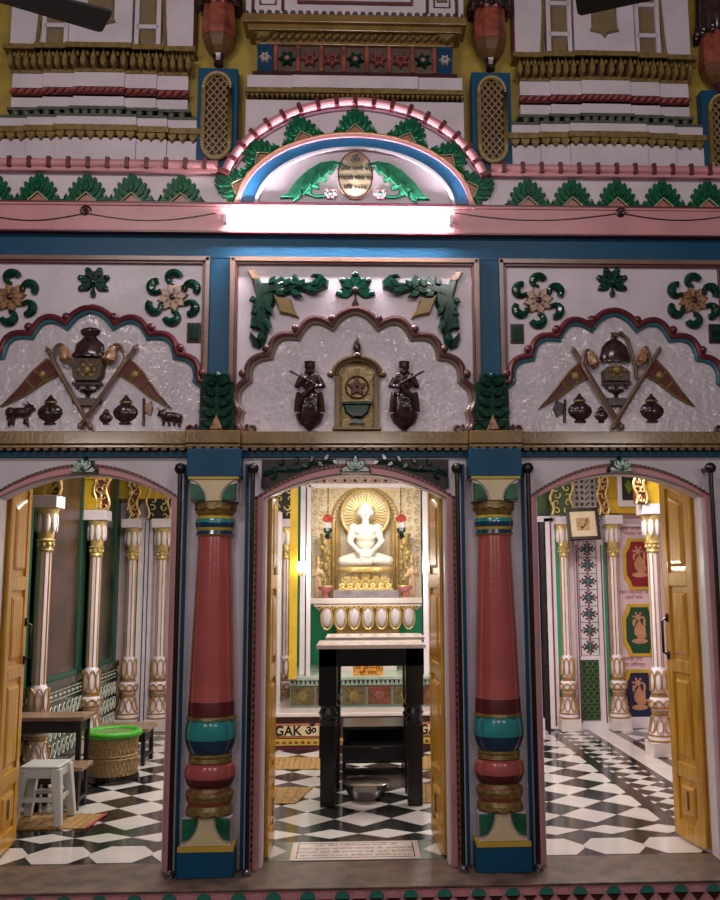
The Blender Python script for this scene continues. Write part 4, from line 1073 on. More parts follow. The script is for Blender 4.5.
def bracket(cx, cy, label, w_=.16, h=.5, z0=2.32, back=None, facing=0):
    # pierced gold scrollwork bracket in front of a coloured board
    root = thing('scroll_bracket', (cx, cy, z0), label, 'bracket')
    MB().box(cx-w_*.5, cx+w_*.5, cy-.02, cy+.04, z0, z0+h).build('board', back or mat('bracket_red', '#7a2a20', .5), root, smooth=False)
    rnd = random.Random(int(cx*100)+int(cy*10)); b = MB()
    for j in range(int(h/.085)+1):
        for i in (-1, 1):
            x, z = cx+i*w_*.25+rnd.uniform(-.01, .01), z0+.04+j*.085
            if z > z0+h-.02: continue
            st = rnd.uniform(0, 6); b.tube([(q[0], cy-.035, q[1]) for q in spiral(x, z, .042, .008, st, st+i*5, 14)], [.011-.0004*k for k in range(15)], 6)
    for i in (-1, 1): b.tube([(cx+i*w_*.46+.02*sin(k*1.3), cy-.03, z0+h*k/10) for k in range(11)], .014, 6)
    b.build('scrollwork', FG, root)
    return root
GP = make_pillar
GP(WX(43, 600, 2.2), 2.20, 'white gilded pillar nearest the open left door leaf')
GP(WX(94.5, 600, 3.75), 3.75, 'white gilded pillar in the left room between two dark painted panels')
GP(WX(131, 600, 5.05), 5.05, 'white gilded pillar at the back left corner, left of the pale wall strip')
GP(WX(161, 600, 5.05), 5.05, 'white gilded pillar right of the pale wall strip, partly behind the steel rod')
GP(WX(655, 600, 3.2), 3.20, 'white gilded pillar standing forward in the right room beside the open door leaf')
GP(WX(565.5, 600, 4.68), 4.68, 'white gilded pillar left of the mosaic strip in the right room', .9)
GP(WX(615, 600, 4.68), 4.68, 'white gilded pillar right of the mosaic strip in the right room', .9)
for px_, y, l in ((57, 2.2, 'gold scroll bracket above the nearest left room pillar'), (106, 3.75, 'gold scroll bracket above the second left room pillar')):
    bracket(WX(px_, 500, y)-.02, y-.06, l, w_=.13, h=.55)
bracket(WX(132, 500, 5.0)+.03, 5.0, 'gold scroll bracket above the back left corner pillar', w_=.10)
bracket(WX(160, 500, 5.1), 5.05, 'wide gold scrollwork panel over the last pillar of the left room', w_=.26, h=.56, back=mat('bracket_black', '#181210', .5))
bracket(WX(562, 500, 4.6)-.02, 4.55, 'gold scroll bracket above the pillar left of the mosaic strip', w_=.24, back=mat('bracket_green', '#2c4a20', .5))
bracket(WX(603, 500, 4.6)+.0, 4.62, 'narrow gold scroll bracket right of the pierced screen', w_=.10, h=.6)
bracket(WX(640, 500, 3.1), 3.1, 'gold scroll bracket above the forward pillar of the right room', w_=.10)
for k, (px_, y) in enumerate(((43, 2.2), (94.5, 3.75))):
    x = WX(px_, 600, y); structure(MB().box(-2.7, x+.09, y-.07, y+.07, 2.36, 3.1).box(-2.7, x+.06, y-.1, y+.1, 2.32, 2.44).box(-2.7, x+.11, y-.09, y+.09, 2.62, 2.72), 'trim_%d' % (40+k), YEL, bevel=.01, smooth=False)
structure(MB().box(-2.7, -2.2, .2, 5.3, 2.95, 3.1), 'trim_20', YEL, bevel=.01, smooth=False)
structure(MB().box(-2.7, -1.2, 5.02, 5.22, 2.55, 3.1), 'trim_21', YEL, bevel=.01, smooth=False)
x0_ = WX(604, 500, 4.7)
structure(MB().box(x0_, 4.0, 4.62, 4.82, 2.34, 2.50).box(x0_, 4.0, 4.66, 4.82, 2.5, 3.1), 'trim_22', YEL, bevel=.01, smooth=False)
xp = WX(655, 600, 3.2)
structure(MB().box(xp-.1, xp+.5, 3.12, 3.3, 2.32, 3.1), 'trim_23', YEL, bevel=.01, smooth=False)
# left wall: dark painted panels over a green tiled dado
MUR = mat('mural_dark', '#4a3023', .3, noise=.2, scale=3.2, col2='#100f0b', coat=.2)
MUR2 = mat('mural_green', '#3f4830', .3, noise=.2, scale=2.6, col2='#0f120b', coat=.2)
for y0, y1, m, l in ((.4, 2.05, MUR2, 'dark glazed painting on the left wall behind the open left door leaf'), (2.35, 3.6, MUR, 'dark brown glazed rocky landscape painting between the first two left pillars'), (3.9, 4.92, MUR2, 'dark green glazed painting between the second left pillar and the back corner')):
    root = thing('glazed_painting', (-2.69, (y0+y1)/2, .80), l, 'painting')
    MB().box(-2.70, -2.67, y0, y1, .80, 2.93).build('painted_panel', m, root, smooth=False)
    MB().box(-2.70, -2.655, y0, y0+.03, .78, 2.94).box(-2.7, -2.655, y1-.03, y1, .78, 2.94).box(-2.7, -2.655, y0, y1, .76, .80).build('frame', mat('frame_green', '#1f5a46', .35), root, smooth=False)
DT = mat('dado_tile', '#17362c', .25, noise=.1, coat=.5); DW = mat('dado_white', '#c9cec0', .3)
b = MB()
b.box(-2.7, -2.64, .3, 5.05, .02, .70, 0); b.box(-2.7, -2.62, .3, 5.05, .70, .76, 0)
y = .45
while y < 5.0:
    for z, h in ((.10, .13), (.26, .13), (.42, .13)):
        # pale arched drop outlines
        q = [(-2.636, y+.045*sin(t)*(1-.25*cos(t)), z+.055+.062*-cos(t)) for t in [2*pi*i/14 for i in range(14)]]
        b.tube(q, .0065, 5, 1, closed=True); b.ball((-2.637, y, z+.05), (.006, .012, .02), 1, n=6)
    b.box(-2.641, -2.634, y-.05, y+.02, .615, .635, 1); b.box(-2.641, -2.634, y-.05, y+.05, .655, .663, 1); b.box(-2.641, -2.634, y-.05, y+.05, .585, .592, 1)
    y += .125
structure(b, 'baseboard_left', [DT, DW], smooth=False)
# pale strips between the back-left pillars
xa, xb = WX(141, 600, 5.15), WX(150, 600, 5.15)
b = MB(); b.box(xa-.03, xb+.03, 5.08, 5.22, .0, 2.34, 0); b.box(xa+.035, xa+.045, 5.07, 5.09, .1, 2.3, 1); b.box(xb-.02, xb-.01, 5.07, 5.09, .1, 2.3, 1); b.box(-2.7, -1.2, 5.1, 5.22, 0, .14, 0)
structure(b, 'trim_24', [PWHITE, NAVY], smooth=False)
b = MB()
for p in (137.5, 172): x = WX(p, 600, 5.18); b.box(x-.03, x+.03, 5.17, 5.22, .14, 2.34)
structure(b, 'trim_25', MINT, smooth=False)

# ---- right room back wall
YB = 4.80
def bx(b, p0, p1, y0, y1, q0, q1, m=0, Y=4.78): b.box(WX(p0, 600, Y), WX(p1, 600, Y), y0, y1, WZ(580, q1, Y), WZ(580, q0, Y), m)
b = MB(); bx(b, 575, 603, 4.72, YB, 540, 732); bx(b, 545, 556, 4.74, YB, 518, 728); bx(b, 532, 556, 4.74, YB, 515, 522)
b.box(1.4, 4.1, 4.76, YB, 0, .12); bx(b, 603, 700, 4.76, YB, 524, 527)
structure(b, 'trim_26', PWHITE, smooth=False, bevel=.004)
b = MB(); bx(b, 555.5, 559.5, 4.755, YB, 530, 722); bx(b, 602.5, 607.5, 4.755, YB, 545, 722)
structure(b, 'trim_27', MINT, smooth=False)
b = MB(); bx(b, 551, 552.5, 4.73, YB, 520, 725); bx(b, 575.8, 577, 4.71, YB, 545, 722); bx(b, 600.5, 601.6, 4.71, YB, 545, 722); bx(b, 606.6, 607.6, 4.74, YB, 535, 725)
structure(b, 'trim_28', mat('thin_maroon', '#7c3040', .4), smooth=False)
# dark doorway at the far left of the right room
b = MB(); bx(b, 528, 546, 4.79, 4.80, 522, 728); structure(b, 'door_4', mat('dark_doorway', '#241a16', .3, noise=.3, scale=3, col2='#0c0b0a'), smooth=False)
b = MB(); bx(b, 541, 546.5, 4.74, 4.80, 522, 728, 0); bx(b, 536, 539.5, 4.77, 4.80, 535, 728, 1); structure(b, 'door_5', [DARKW, PWHITE], smooth=False)
x, z = W(538, 503, 4.7); r_ = thing('painted_board', (x, 4.74, z), 'dark green painted foliage above the dark doorway in the right room', 'painting')
MB().box(x-.20, x+.14, 4.74, 4.8, WZ(538, 516, 4.74), WZ(538, 470, 4.74)).build('board', mat('foliage', '#3a4a1e', .5, noise=.3, scale=9, col2='#161c0c'), r_, smooth=False)
# mosaic strip: repeated knot tiles
x0, x1 = WX(579.5, 600, 4.7), WX(598, 600, 4.7); z0, z1 = WZ(588, 655, 4.7), WZ(588, 541, 4.7)
root = thing('mosaic_strip', ((x0+x1)/2, 4.72, z0), 'tall strip of red and teal knot-pattern tiles on the white pillar of the right room', 'tile panel')
MB().box(x0, x1, 4.708, 4.72, z0, z1).build('ground', mat('mosaic_white', '#d9d2d8', .3), root, smooth=False)
MT = [mat('mosaic_red', '#8c3a3c', .35), mat('mosaic_teal', '#3c7c80', .35), mat('mosaic_dark', '#3a3344', .35)]
n = 7; th = (z1-z0)/n; tw = x1-x0; cxm = (x0+x1)/2
b = MB()
for k in range(n):
    cz = z0+(k+.5)*th; a = tw*.5; h = th*.5; y = 4.704
    for i in range(4):
        g = i*pi/2
        for sgn, m in ((1, 0), (-1, 2)):
            b.tube([(cxm+q[0]*a, y, cz+q[1]*h) for q in spiral(.48*cos(g+pi/4*1.0), .48*sin(g+pi/4), .30, .12, g+pi/4+sgn*.6, g+pi/4+sgn*4.2, 10)], .010, 4, m)
        b.tube([(cxm, y, cz), (cxm+.55*a*cos(g), y, cz+.55*h*sin(g))], .013, 4, 1)
        b.ball((cxm+.8*a*cos(g), y, cz+.8*h*sin(g)), (.014, .004, .014), 0, n=6)
    b.box(x0, x1, 4.703, 4.708, cz+h-.006, cz+h+.0, 2)
b.box(x0, x0+.006, 4.702, 4.708, z0, z1, 2); b.box(x1-.006, x1, 4.702, 4.708, z0, z1, 2)
b.build('knot_pattern', MT, root)
# green pierced panel below it
x0, x1 = WX(582, 690, 4.7), WX(600, 690, 4.7); z0, z1 = WZ(590, 720, 4.7), WZ(590, 660, 4.7)
root = thing('pierced_green_panel', ((x0+x1)/2, 4.72, z0), 'small dark green lattice panel below the mosaic strip in the right room', 'lattice panel')
MB().box(x0, x1, 4.705, 4.72, z0, z1).build('board', mat('panel_green', '#23381f', .4), root, smooth=False)
b = MB()
for i in range(3):
    for j in range(8):
        x, z = x0+(i+.5)*(x1-x0)/3, z0+(j+.5)*(z1-z0)/8; b.tube([(x+.03*cos(t), 4.703, z+.03*sin(t)) for t in [2*pi*q/10 for q in range(10)]], .004, 4, closed=True)
b.build('ring_lattice', mat('lattice_green', '#5c7c4c', .4), root)
# upper pierced screen behind the framed picture
x0, x1 = WX(574, 500, 4.75), WX(600, 500, 4.75); z0, z1 = WZ(588, 541, 4.75), WZ(588, 462, 4.75)
root = thing('pierced_screen', ((x0+x1)/2, 4.76, z0), 'grey and white pierced screen above the mosaic strip, behind the framed picture', 'screen')
MB().box(x0, x1, 4.74, 4.8, z0, z1).build('board', mat('screen_grey', '#b6aeb2', .4), root, smooth=False)
b = MB()
for i in range(5):
    for j in range(14):
        x, z = x0+(i+.5)*(x1-x0)/5, z0+(j+.5)*(z1-z0)/14
        if i != 2: b.ball((x, 4.738, z), (.018, .006, .022), n=6)
        else: b.tube([(x-.02, 4.736, z-.02), (x+.02, 4.736, z+.02)], .007, 4)
b.build('pattern', mat('screen_dark', '#40363c', .4), root)
# framed square picture hung tilting forward
x, z = W(583, 524, 4.3); root = thing('framed_picture', (x, 4.3, z), 'small square picture in a dark brown frame hanging high in the right room', 'picture')
def tilt(b, cx, cy, cz, ax, az): 
    M_ = Matrix.Rotation(ax, 3, 'X') @ Matrix.Rotation(az, 3, 'Y'); b.v = [tuple(M_ @ Vector(p)+Vector((cx, cy, cz))) for p in b.v]; return b
h = .172; b = MB(); b.box(-h, h, -.02, .015, h-.034, h); b.box(-h, h, -.02, .015, -h, -h+.034); b.box(-h, -h+.034, -.02, .015, -h, h); b.box(h-.034, h, -.02, .015, -h, h)
tilt(b, x, 4.3, z, R(-10), R(-2)).build('frame', mat('picture_frame', '#2c1c1a', .35), root, bevel=.004, smooth=False)
tilt(MB().box(-h+.03, h-.03, -.006, .01, -h+.03, h-.03), x, 4.3, z, R(-10), R(-2)).build('paper', mat('old_paper', '#d8c4a4', .5, noise=.08), root, smooth=False)
tilt(MB().box(-.075, .07, -.009, -.006, -.07, .065), x, 4.3, z, R(-10), R(-2)).build('sepia_print', mat('sepia', '#c09a6c', .5, noise=.3, scale=30, col2='#8a6444'), root, smooth=False)
b = MB(); b.relief([(-.03, -.045), (-.02, -.02), (0, -.03), (.05, .06), (.058, .055), (.01, -.035), (-.005, -.05), (-.02, -.055)], -.008, .002, .001)
tilt(b, x, 4.3, z, R(-10), R(-2)).build('dark_motif', BROWN, root, smooth=False)
MB().tube([(x, 4.32, z+.17), (x, 4.62, z+.42)], .003, 5).build('hanging_wire', DSTEEL, root)
# cartouches with texts
for k, (pz, m, l) in enumerate(((564, mat('cartouche_red', '#8c1524', .4), 'red'), (630, mat('cartouche_green', '#0c4a30', .4), 'dark green'), (696, mat('cartouche_blue', '#161c46', .4), 'dark blue'))):
    cx, cz = W(640, pz, 4.79); root = thing('wall_cartouche', (cx, 4.80, cz), l+' notched cartouche with yellow rim on the pink wall, behind the forward pillar', 'plaque')
    w_, h = .19, .285
    def shp(w_, h, n_=.06): return [(cx-w_+n_, cz-h), (cx+w_-n_, cz-h), (cx+w_-n_*.7, cz-h+n_), (cx+w_, cz-h+n_*2.2), (cx+w_, cz+h-n_*2.2), (cx+w_-n_*.7, cz+h-n_), (cx+w_-n_, cz+h), (cx-w_+n_, cz+h), (cx-w_+n_*.7, cz+h-n_), (cx-w_, cz+h-n_*2.2), (cx-w_, cz-h+n_*2.2), (cx-w_+n_*.7, cz-h+n_)]
    MB().prism(shp(w_, h), 4.785, 4.80).build('yellow_rim', YEL, root, smooth=False); MB().prism(shp(w_-.035, h-.035), 4.778, 4.785).build('field', m, root, smooth=False)
    b = MB(); b.ball((cx-.02, 4.775, cz+.14), (.034, .004, .034), n=8); [b.ball((cx-.01+u_*.01, 4.776, cz+v_*.01), (r1*.01, .003, r2*.01), n=8) for u_, v_, r1, r2 in ((0, 3, 4, 6), (2, -5, 6, 5), (-4, -1, 2, 5), (5, 1, 2, 5), (0, -12, 9, 3), (-6, 8, 1.5, 4), (6, 9, 1.5, 5))]
    for q in range(6): b.ball((cx-.02+.05*cos(q), 4.775, cz+.14+.05*sin(q)), (.014, .003, .014), n=6)
    b.build('motif', mat('motif_pale', '#c9906a', .5), root)
RED = mat('red_ink', '#b0303c', .5)
for pz, rows in ((531, ("णमो अरिहंताणं", "पार्श्व नाथ")), (595, ("नवकार महामंत्र जाप", "शांति नाथ")), (662, ("मंगल पाठ", "जय जिनेन्द्र"))):
    cx, cz = W(634, pz, 4.79); root = thing('wall_writing', (cx, 4.80, cz), {531: 'two small red lines of writing above the red cartouche', 595: 'two small red lines of writing between the red and green cartouches', 662: 'two small red lines of writing between the green and blue cartouches'}[pz], 'writing')
    for i, r_ in enumerate(rows): text_mesh('writing_line', r_, .055, (cx, 4.797, cz+.03-.06*i), RED, root)
# dark picture above yellow beam
cx, cz = W(628, 487, 4.6); root = thing('high_picture', (cx, 4.62, cz), 'dark picture in a white frame set above the yellow beam of the right room', 'picture')
MB().box(cx-.12, cx+.12, 4.58, 4.62, cz-.22, cz+.3).build('frame', PWHITE, root, smooth=False, bevel=.005)
MB().box(cx-.075, cx+.12, 4.57, 4.58, cz-.15, cz+.3).build('dark_field', mat('picture_dark', '#232a20', .3), root, smooth=False)
MB().relief([(cx-.05, cz+.02), (cx, cz+.08), (cx+.05, cz+.0), (cx, cz-.08)], 4.57, .01, .004).build('green_motif', mat('olive_leaf', '#6c8a2c', .4), root, smooth=False)

# ================================================================== DOOR LEAVES
def make_leaf(hinge, free, z1, label, arched=1, handle=True, t=.04):
    # panelled teak leaf standing from hinge (x,y) to free edge (x,y); u runs hinge -> free
    H, Fv = Vector((*hinge, 0)), Vector((*free, 0)); d = (Fv-H); L_ = d.length; d.normalize(); nn = Vector((d.y, -d.x, 0))
    if nn.x*(-H.x) < 0: nn = -nn                        # decorated face turns to the doorway centre
    root = thing('door_leaf', tuple(H), label, 'door')
    def topz(u): return z1-.135*(1-u/L_)**1.7 if arched else z1
    def mp(b): b.v = [tuple(H+d*u+nn*v+Vector((0, 0, z))) for u, v, z in b.v]; return b
    b = MB(); n_ = 10
    poly = [(0, .015)]+[(L_, .015)]+[(L_*(1-i/n_), topz(L_*(1-i/n_))) for i in range(n_+1)]
    b.prism(poly, -.008, .008); b.v = [(x, y, z) for x, y, z in b.v]
    mp(b).build('back_board', DOORW, root, smooth=False)
    rails = [(.015, .12), (.38, .47), (1.02, 1.10), (1.56, 1.65)]
    b = MB(); sw = .075
    for u0, u1 in ((0, sw), (L_-sw, L_)):
        b.prism([(u0, .015), (u1, .015), (u1, topz(u1)), (u0, topz(u0))], -.022, .022)
    for a, c_ in rails: b.box(sw, L_-sw, -.022, .022, a, c_)
    b.prism([(sw, topz(sw)-.10)]+[(sw+(L_-2*sw)*i/6, topz(sw+(L_-2*sw)*i/6)-.09) for i in range(1, 6)]+[(L_-sw, topz(L_-sw)-.10)]+[(L_-sw-(L_-2*sw)*i/6, topz(L_-sw-(L_-2*sw)*i/6)) for i in range(7)], -.022, .022)
    mp(b).build('stiles_and_rails', DOORW, root, bevel=.006, smooth=False)
    pans = [(.12, .38), (.47, 1.02), (1.10, 1.56), (1.65, None)]
    for a, c_ in pans:
        u0, u1 = sw+.035, L_-sw-.035
        if c_: top = [(u1, c_-.035), (u0, c_-.035)]
        else: top = [(u1-(u1-u0)*i/6, topz(u1-(u1-u0)*i/6)-.14) for i in range(7)]
        b = MB()
        b.relief([(u0, a+.035), (u1, a+.035)]+top, -.006, .020, .022)
        b.v = [(x, y, z) for x, y, z in b.v]; k = len(b.v)
        b2 = MB(); b2.relief([(u0, a+.035), (u1, a+.035)]+top, -.006, .020, .022); b2.v = [(x, -y, z) for x, y, z in b2.v]
        b.add(b2.v, b2.f); mp(b).build('raised_panel', DOORW, root, smooth=False)
    if handle:
        b = MB(); u = L_-.04
        for v in (1, -1):
            b.tube([(u, v*.022, 1.12), (u, v*.06, 1.14), (u, v*.06, 1.34), (u, v*.022, 1.36)], .009, 8); b.ball((u, v*.028, 1.12), (.016, .01, .03)); b.ball((u, v*.028, 1.36), (.016, .01, .03))
        mp(b).build('pull_handle', DSTEEL, root, label='dark metal pull handle')
    b = MB(); mp(b.box(L_*.45, L_*.45+.014, -.0345, -.028, .2, .31).box(L_*.45, L_*.45+.014, .028, .0345, .2, .31)).build('latch_bolt', STEEL, root, label='bright steel latch')
    return root
make_leaf((2.10, .16), (2.045, .55), 2.30, 'varnished yellow teak door leaf standing open in the right doorway')
make_leaf((-2.10, .16), (-2.145, .63), 2.30, 'varnished yellow teak door leaf standing open at the left edge of the left doorway')
make_leaf((-.532, .16), (-.53, .58), 2.30, 'teak door leaf seen edge-on at the left side of the middle doorway', handle=False)
make_leaf((.535, .15), (.505, .66), 2.30, 'teak door leaf seen edge-on at the right side of the middle doorway', handle=False)

# ================================================================== LEFT ROOM FURNITURE
def plank_table(x0, x1, y0, y1, h, label, legs=None, t=.03, cat='table', name='wooden_table', lw=.035):
    root = thing(name, ((x0+x1)/2, (y0+y1)/2, 0), label, cat)
    MB().box(x0, x1, y0, y1, h-t, h).build('top', TABW, root, bevel=.004, smooth=False)
    MB().box(x0+.04, x1-.04, y0+.04, y0+.06, h-t-.09, h-t).box(x0+.04, x1-.04, y1-.06, y1-.04, h-t-.09, h-t).box(x0+.04, x0+.06, y0+.04, y1-.04, h-t-.09, h-t).box(x1-.06, x1-.04, y0+.04, y1-.04, h-t-.09, h-t).build('apron', DARKW, root, smooth=False)
    for x in (x0+.03, x1-.03-lw):
        for y in (y0+.03, y1-.03-lw): MB().box(x, x+lw, y, y+lw, 0, h-t).build('leg', DARKW, root, bevel=.003, smooth=False)
    MB().box(x1-.03-lw, x1-.03, y0+.05, y1-.05, .06, .09).build('stretcher', DARKW, root, smooth=False)
    return root
h = .60
xr, zr = W(84, 717, 1.72)
plank_table(WX(8, 717, 1.95), xr, 1.72, 2.04, zr, 'dark-legged wooden table in the left room behind the white stool')
xr, zr = W(93, 762, 1.62)
xr2, zr2 = W(80, 767, 1.40)
plank_table(WX(30, 767, 1.4), xr2+.02, 1.38, 1.66, zr2, 'low wooden bench beside the white stool, in front of the green-rimmed basket', cat='bench', name='wooden_bench')
xr3, zr3 = W(148, 729, 3.0)
plank_table(WX(92, 729, 3.0), xr3, 3.0, 3.42, zr3, 'wooden bench behind the green-rimmed basket in the left room', cat='bench', name='wooden_bench')
# cane basket seat with green rim
bxx, byy = G(112, 775); byy = 2.45; bxx = WX(112.5, 750, byy); zt_ = WZ(112, 738, byy-.2)
root = thing('cane_stool', (bxx, byy, 0), 'round woven cane basket stool with bright green rim and dark base', 'stool')
CANE = mat('cane', '#b59a6c', .5, noise=.2, scale=60, col2='#7c6440')
b = MB(); rr = .215; zt_ = .40; b.lathe([(rr*.93, .05), (rr*.90, .20), (rr*.92, .36)], bxx, byy, 32)
for k in range(36):
    for sg in (-1, 1):
        a = 2*pi*k/36; b.tube([(bxx+rr*(.955-.03*sin(pi*t/4))*cos(a+sg*.5*t/4), byy+rr*(.955-.03*sin(pi*t/4))*sin(a+sg*.5*t/4), .06+.29*t/4) for t in range(5)], .004, 4)
b.build('woven_body', CANE, root)
b = MB()
for z in (.19, .215): b.tube([(bxx+rr*.94*cos(2*pi*i/32), byy+rr*.94*sin(2*pi*i/32), z) for i in range(32)], .008, 5, closed=True)
b.build('waist_band', CANE, root)
b = MB(); b.tube([(bxx+rr*.98*cos(2*pi*i/32), byy+rr*.98*sin(2*pi*i/32), zt_-.02) for i in range(32)], .027, 10, closed=True); b.build('green_rim', mat('bright_green', '#3fae22', .45, noise=.15, scale=30), root, label='bright green wrapped rim')
MB().lathe([(rr*.9, .36), (rr*.9, .385)], bxx, byy, 28).build('seat', mat('seat_weave', '#6d7c4c', .6), root)
MB().lathe([(rr*.99, 0), (rr*1.03, .03), (rr*.99, .06)], bxx, byy, 32).build('base_ring', BLACK, root, label='black rubber base ring')
# white plastic stool
sx0, sy0 = WX(44, 800, 1.12), 1.12; sh = WZ(44, 766, 1.0)
root = thing('plastic_stool', (sx0, sy0, 0), 'white moulded plastic stool standing on the straw mat', 'stool')
PL = mat('white_plastic', '#c4c6c4', .35, noise=.05)
q = .135
MB().box(sx0-q, sx0+q, sy0-q, sy0+q, sh-.022, sh).build('seat', PL, root, bevel=.012)
b = MB(); b.box(sx0-q+.008, sx0+q-.008, sy0-q+.006, sy0-q+.014, sh-.08, sh-.02).box(sx0-q+.008, sx0+q-.008, sy0+q-.014, sy0+q-.006, sh-.08, sh-.02).box(sx0-q+.006, sx0-q+.014, sy0-q, sy0+q, sh-.08, sh-.02).box(sx0+q-.014, sx0+q-.006, sy0-q, sy0+q, sh-.08, sh-.02)
b.build('skirt', PL, root, bevel=.003)
for i in (-1, 1):
    for j in (-1, 1):
        b = MB(); tx, ty, bx_, by_ = sx0+i*(q-.025), sy0+j*(q-.025), sx0+i*(q+.015), sy0+j*(q+.015)
        vs = []
        for (cx_, cy_, z, w_) in ((bx_, by_, .009, .024), (tx, ty, sh-.02, .034)):
            vs += [(cx_-w_, cy_-w_, z), (cx_+w_, cy_-w_, z), (cx_+w_, cy_+w_, z), (cx_-w_, cy_+w_, z)]
        b.add(vs, [(0, 3, 2, 1), (4, 5, 6, 7), (0, 1, 5, 4), (1, 2, 6, 5), (2, 3, 7, 6), (3, 0, 4, 7)]); b.build('leg', PL, root, bevel=.006)
b = MB(); zz = .16; e_ = q+.0
b.box(sx0-e_, sx0+e_, sy0-e_-.002, sy0-e_+.01, zz, zz+.03).box(sx0+e_-.01, sx0+e_+.002, sy0-e_, sy0+e_, zz, zz+.03).box(sx0-e_, sx0+e_, sy0+e_-.01, sy0+e_, zz, zz+.03); b.build('leg_brace', PL, root)
# mats
def straw_mat(pts, label, edge=None):
    cx = sum(p[0] for p in pts)/4; cy = sum(p[1] for p in pts)/4; root = thing('straw_mat', (cx, cy, 0), label, 'mat')
    m = _M.get('straw')
    if not m:
        m = mat('straw', '#b7905a', .6, noise=.2, scale=30, col2='#8c6a3c'); nt = m.node_tree; wv = nt.nodes.new('ShaderNodeTexWave'); wv.inputs['Scale'].default_value = 22; wv.inputs['Distortion'].default_value = .3
        bp = nt.nodes.new('ShaderNodeBump'); bp.inputs['Strength'].default_value = .6; bp.inputs['Distance'].default_value = .01
        tc = nt.nodes['Texture Coordinate']; nt.links.new(tc.outputs['Object'], wv.inputs['Vector']); nt.links.new(wv.outputs['Fac'], bp.inputs['Height']); nt.links.new(bp.outputs['Normal'], nt.nodes['Principled BSDF'].inputs['Normal'])
    MB().slab(pts, 0.0005, .008).build('weave', m, root, smooth=False)
    b = MB(); n_ = int(abs(pts[1][0]-pts[0][0])/.045)
    for i in range(1, n_):
        t_ = i/n_; p = Vector(pts[0]).lerp(Vector(pts[1]), t_); q_ = Vector(pts[3]).lerp(Vector(pts[2]), t_); b.tube([(p.x, p.y, .008), (q_.x, q_.y, .008)], .003, 4)
    b.build('ribs', mat('straw_dark', '#7c5c34', .6), root)
    if edge: MB().tube([(pts[1][0], pts[1][1], .008), (pts[2][0], pts[2][1], .008)], .008, 6).build('red_edge', RED, root, label='red edge binding')
straw_mat([G(5, 831), G(87, 829), G(106, 815), G(20, 813)], 'straw mat with a red edge under the white plastic stool', True)
straw_mat([G(266, 805), G(296, 804), G(313, 788), G(266, 788)], 'slatted straw mat on the floor left of the marble-topped table, nearest the viewer')
straw_mat([G(266, 770), G(320, 770), G(322, 758), G(270, 758)], 'slatted straw mat at the foot of the shrine platform, left side')
straw_mat([G(413, 804), G(440, 803), G(438, 785), G(413, 785)], 'slatted straw mat on the floor right of the marble-topped table, nearest the viewer')
straw_mat([G(418, 770), G(445, 770), G(443, 756), G(418, 757)], 'slatted straw mat at the foot of the shrine platform, right side')

# ================================================================== TABLES IN THE MIDDLE DOORWAY
def marble_table(x0, x1, y0, y1, h, label, lw=.13, shelf=None):
    root = thing('marble_topped_table', ((x0+x1)/2, (y0+y1)/2, 0), label, 'table')
    MB().box(x0-.02, x1+.02, y0-.02, y1+.02, h-.03, h).build('marble_top', MARBLE, root, bevel=.006, smooth=False, label='pale pink marble top')
    MB().box(x0, x1, y0, y0+.03, h-.155, h-.03).box(x0, x1, y1-.03, y1, h-.13, h-.03).box(x0, x0+.03, y0, y1, h-.15, h-.03).box(x1-.03, x1, y0, y1, h-.15, h-.03).build('apron', BLACK, root, smooth=False)
    for x in (x0+lw/2, x1-lw/2):
        for y in (y0+lw/2, y1-lw/2):
            w_ = lw/2; b = MB(); b.box(x-w_, x+w_, y-w_, y+w_, h*.62, h-.03); b.box(x-w_*.94, x+w_*.94, y-w_*.94, y+w_*.94, .34, h*.5)
            b.lathe([(w_*.95, h*.5), (w_*1.05, h*.52), (w_*.8, h*.54), (w_*1.05, h*.57), (w_*.8, h*.6), (w_*.95, h*.62)], x, y, 16); b.box(x-w_*.82, x+w_*.82, y-w_*.82, y+w_*.82, 0, .34)
            b.build('leg', BLACK, root, bevel=.004)
    return root
fx0, fz = W(319, 645, 1.40); fx1 = WX(423, 645, 1.40)
marble_table(fx0, fx1, 1.40, 1.92, fz, 'tall black table with pale marble top in front of the shrine, nearest the middle doorway')
gx0, gz = W(328, 637, 2.05); gx1 = WX(422, 637, 2.05)
marble_table(gx0, gx1, 2.05, 2.50, gz, 'black marble-topped table standing directly behind the front marble table', lw=.10)
# black stepped stand under the tables
sxa, sxb = fx0+.15, fx1-.15
root = thing('step_stand', ((sxa+sxb)/2, 2.2, 0), 'black stepped wooden stand showing between the legs of the marble tables', 'stand')
SX0, SX1 = gx0+.115, gx1-.115
def zf(py, Y): return WZ(365, py, Y)
MB().box(SX0, SX1, 2.25, 2.75, zf(722, 2.5)-.03, zf(722, 2.5)).build('upper_tread', BLACK, root, bevel=.006, smooth=False)
MB().box(SX0, SX1, 2.55, 2.58, .12, zf(722, 2.5)-.03).build('back_board', BLACK, root, smooth=False)
MB().box(SX0, SX1, 2.06, 2.26, zf(745, 2.1)-.12, zf(745, 2.1)).build('lower_tread', BLACK, root, bevel=.006, smooth=False)
MB().box(SX0, SX0+.03, 2.1, 2.7, 0, zf(745, 2.1)).build('side_board', BLACK, root, smooth=False); MB().box(SX1-.03, SX1, 2.1, 2.7, 0, zf(745, 2.1)).build('side_board', BLACK, root, smooth=False)
for py_ in (760, 772): MB().box(SX0+.03, SX1-.03, 2.12, 2.16, zf(py_, 2.1)-.03, zf(py_, 2.1)+.02).build('rail', BLACK, root, bevel=.004, smooth=False)
MB().box((SX0+SX1)/2-.03, (SX0+SX1)/2+.04, 2.055, 2.062, zf(748, 2.06)-.006, zf(748, 2.06)+.006).build('name_plate', STEEL, root)
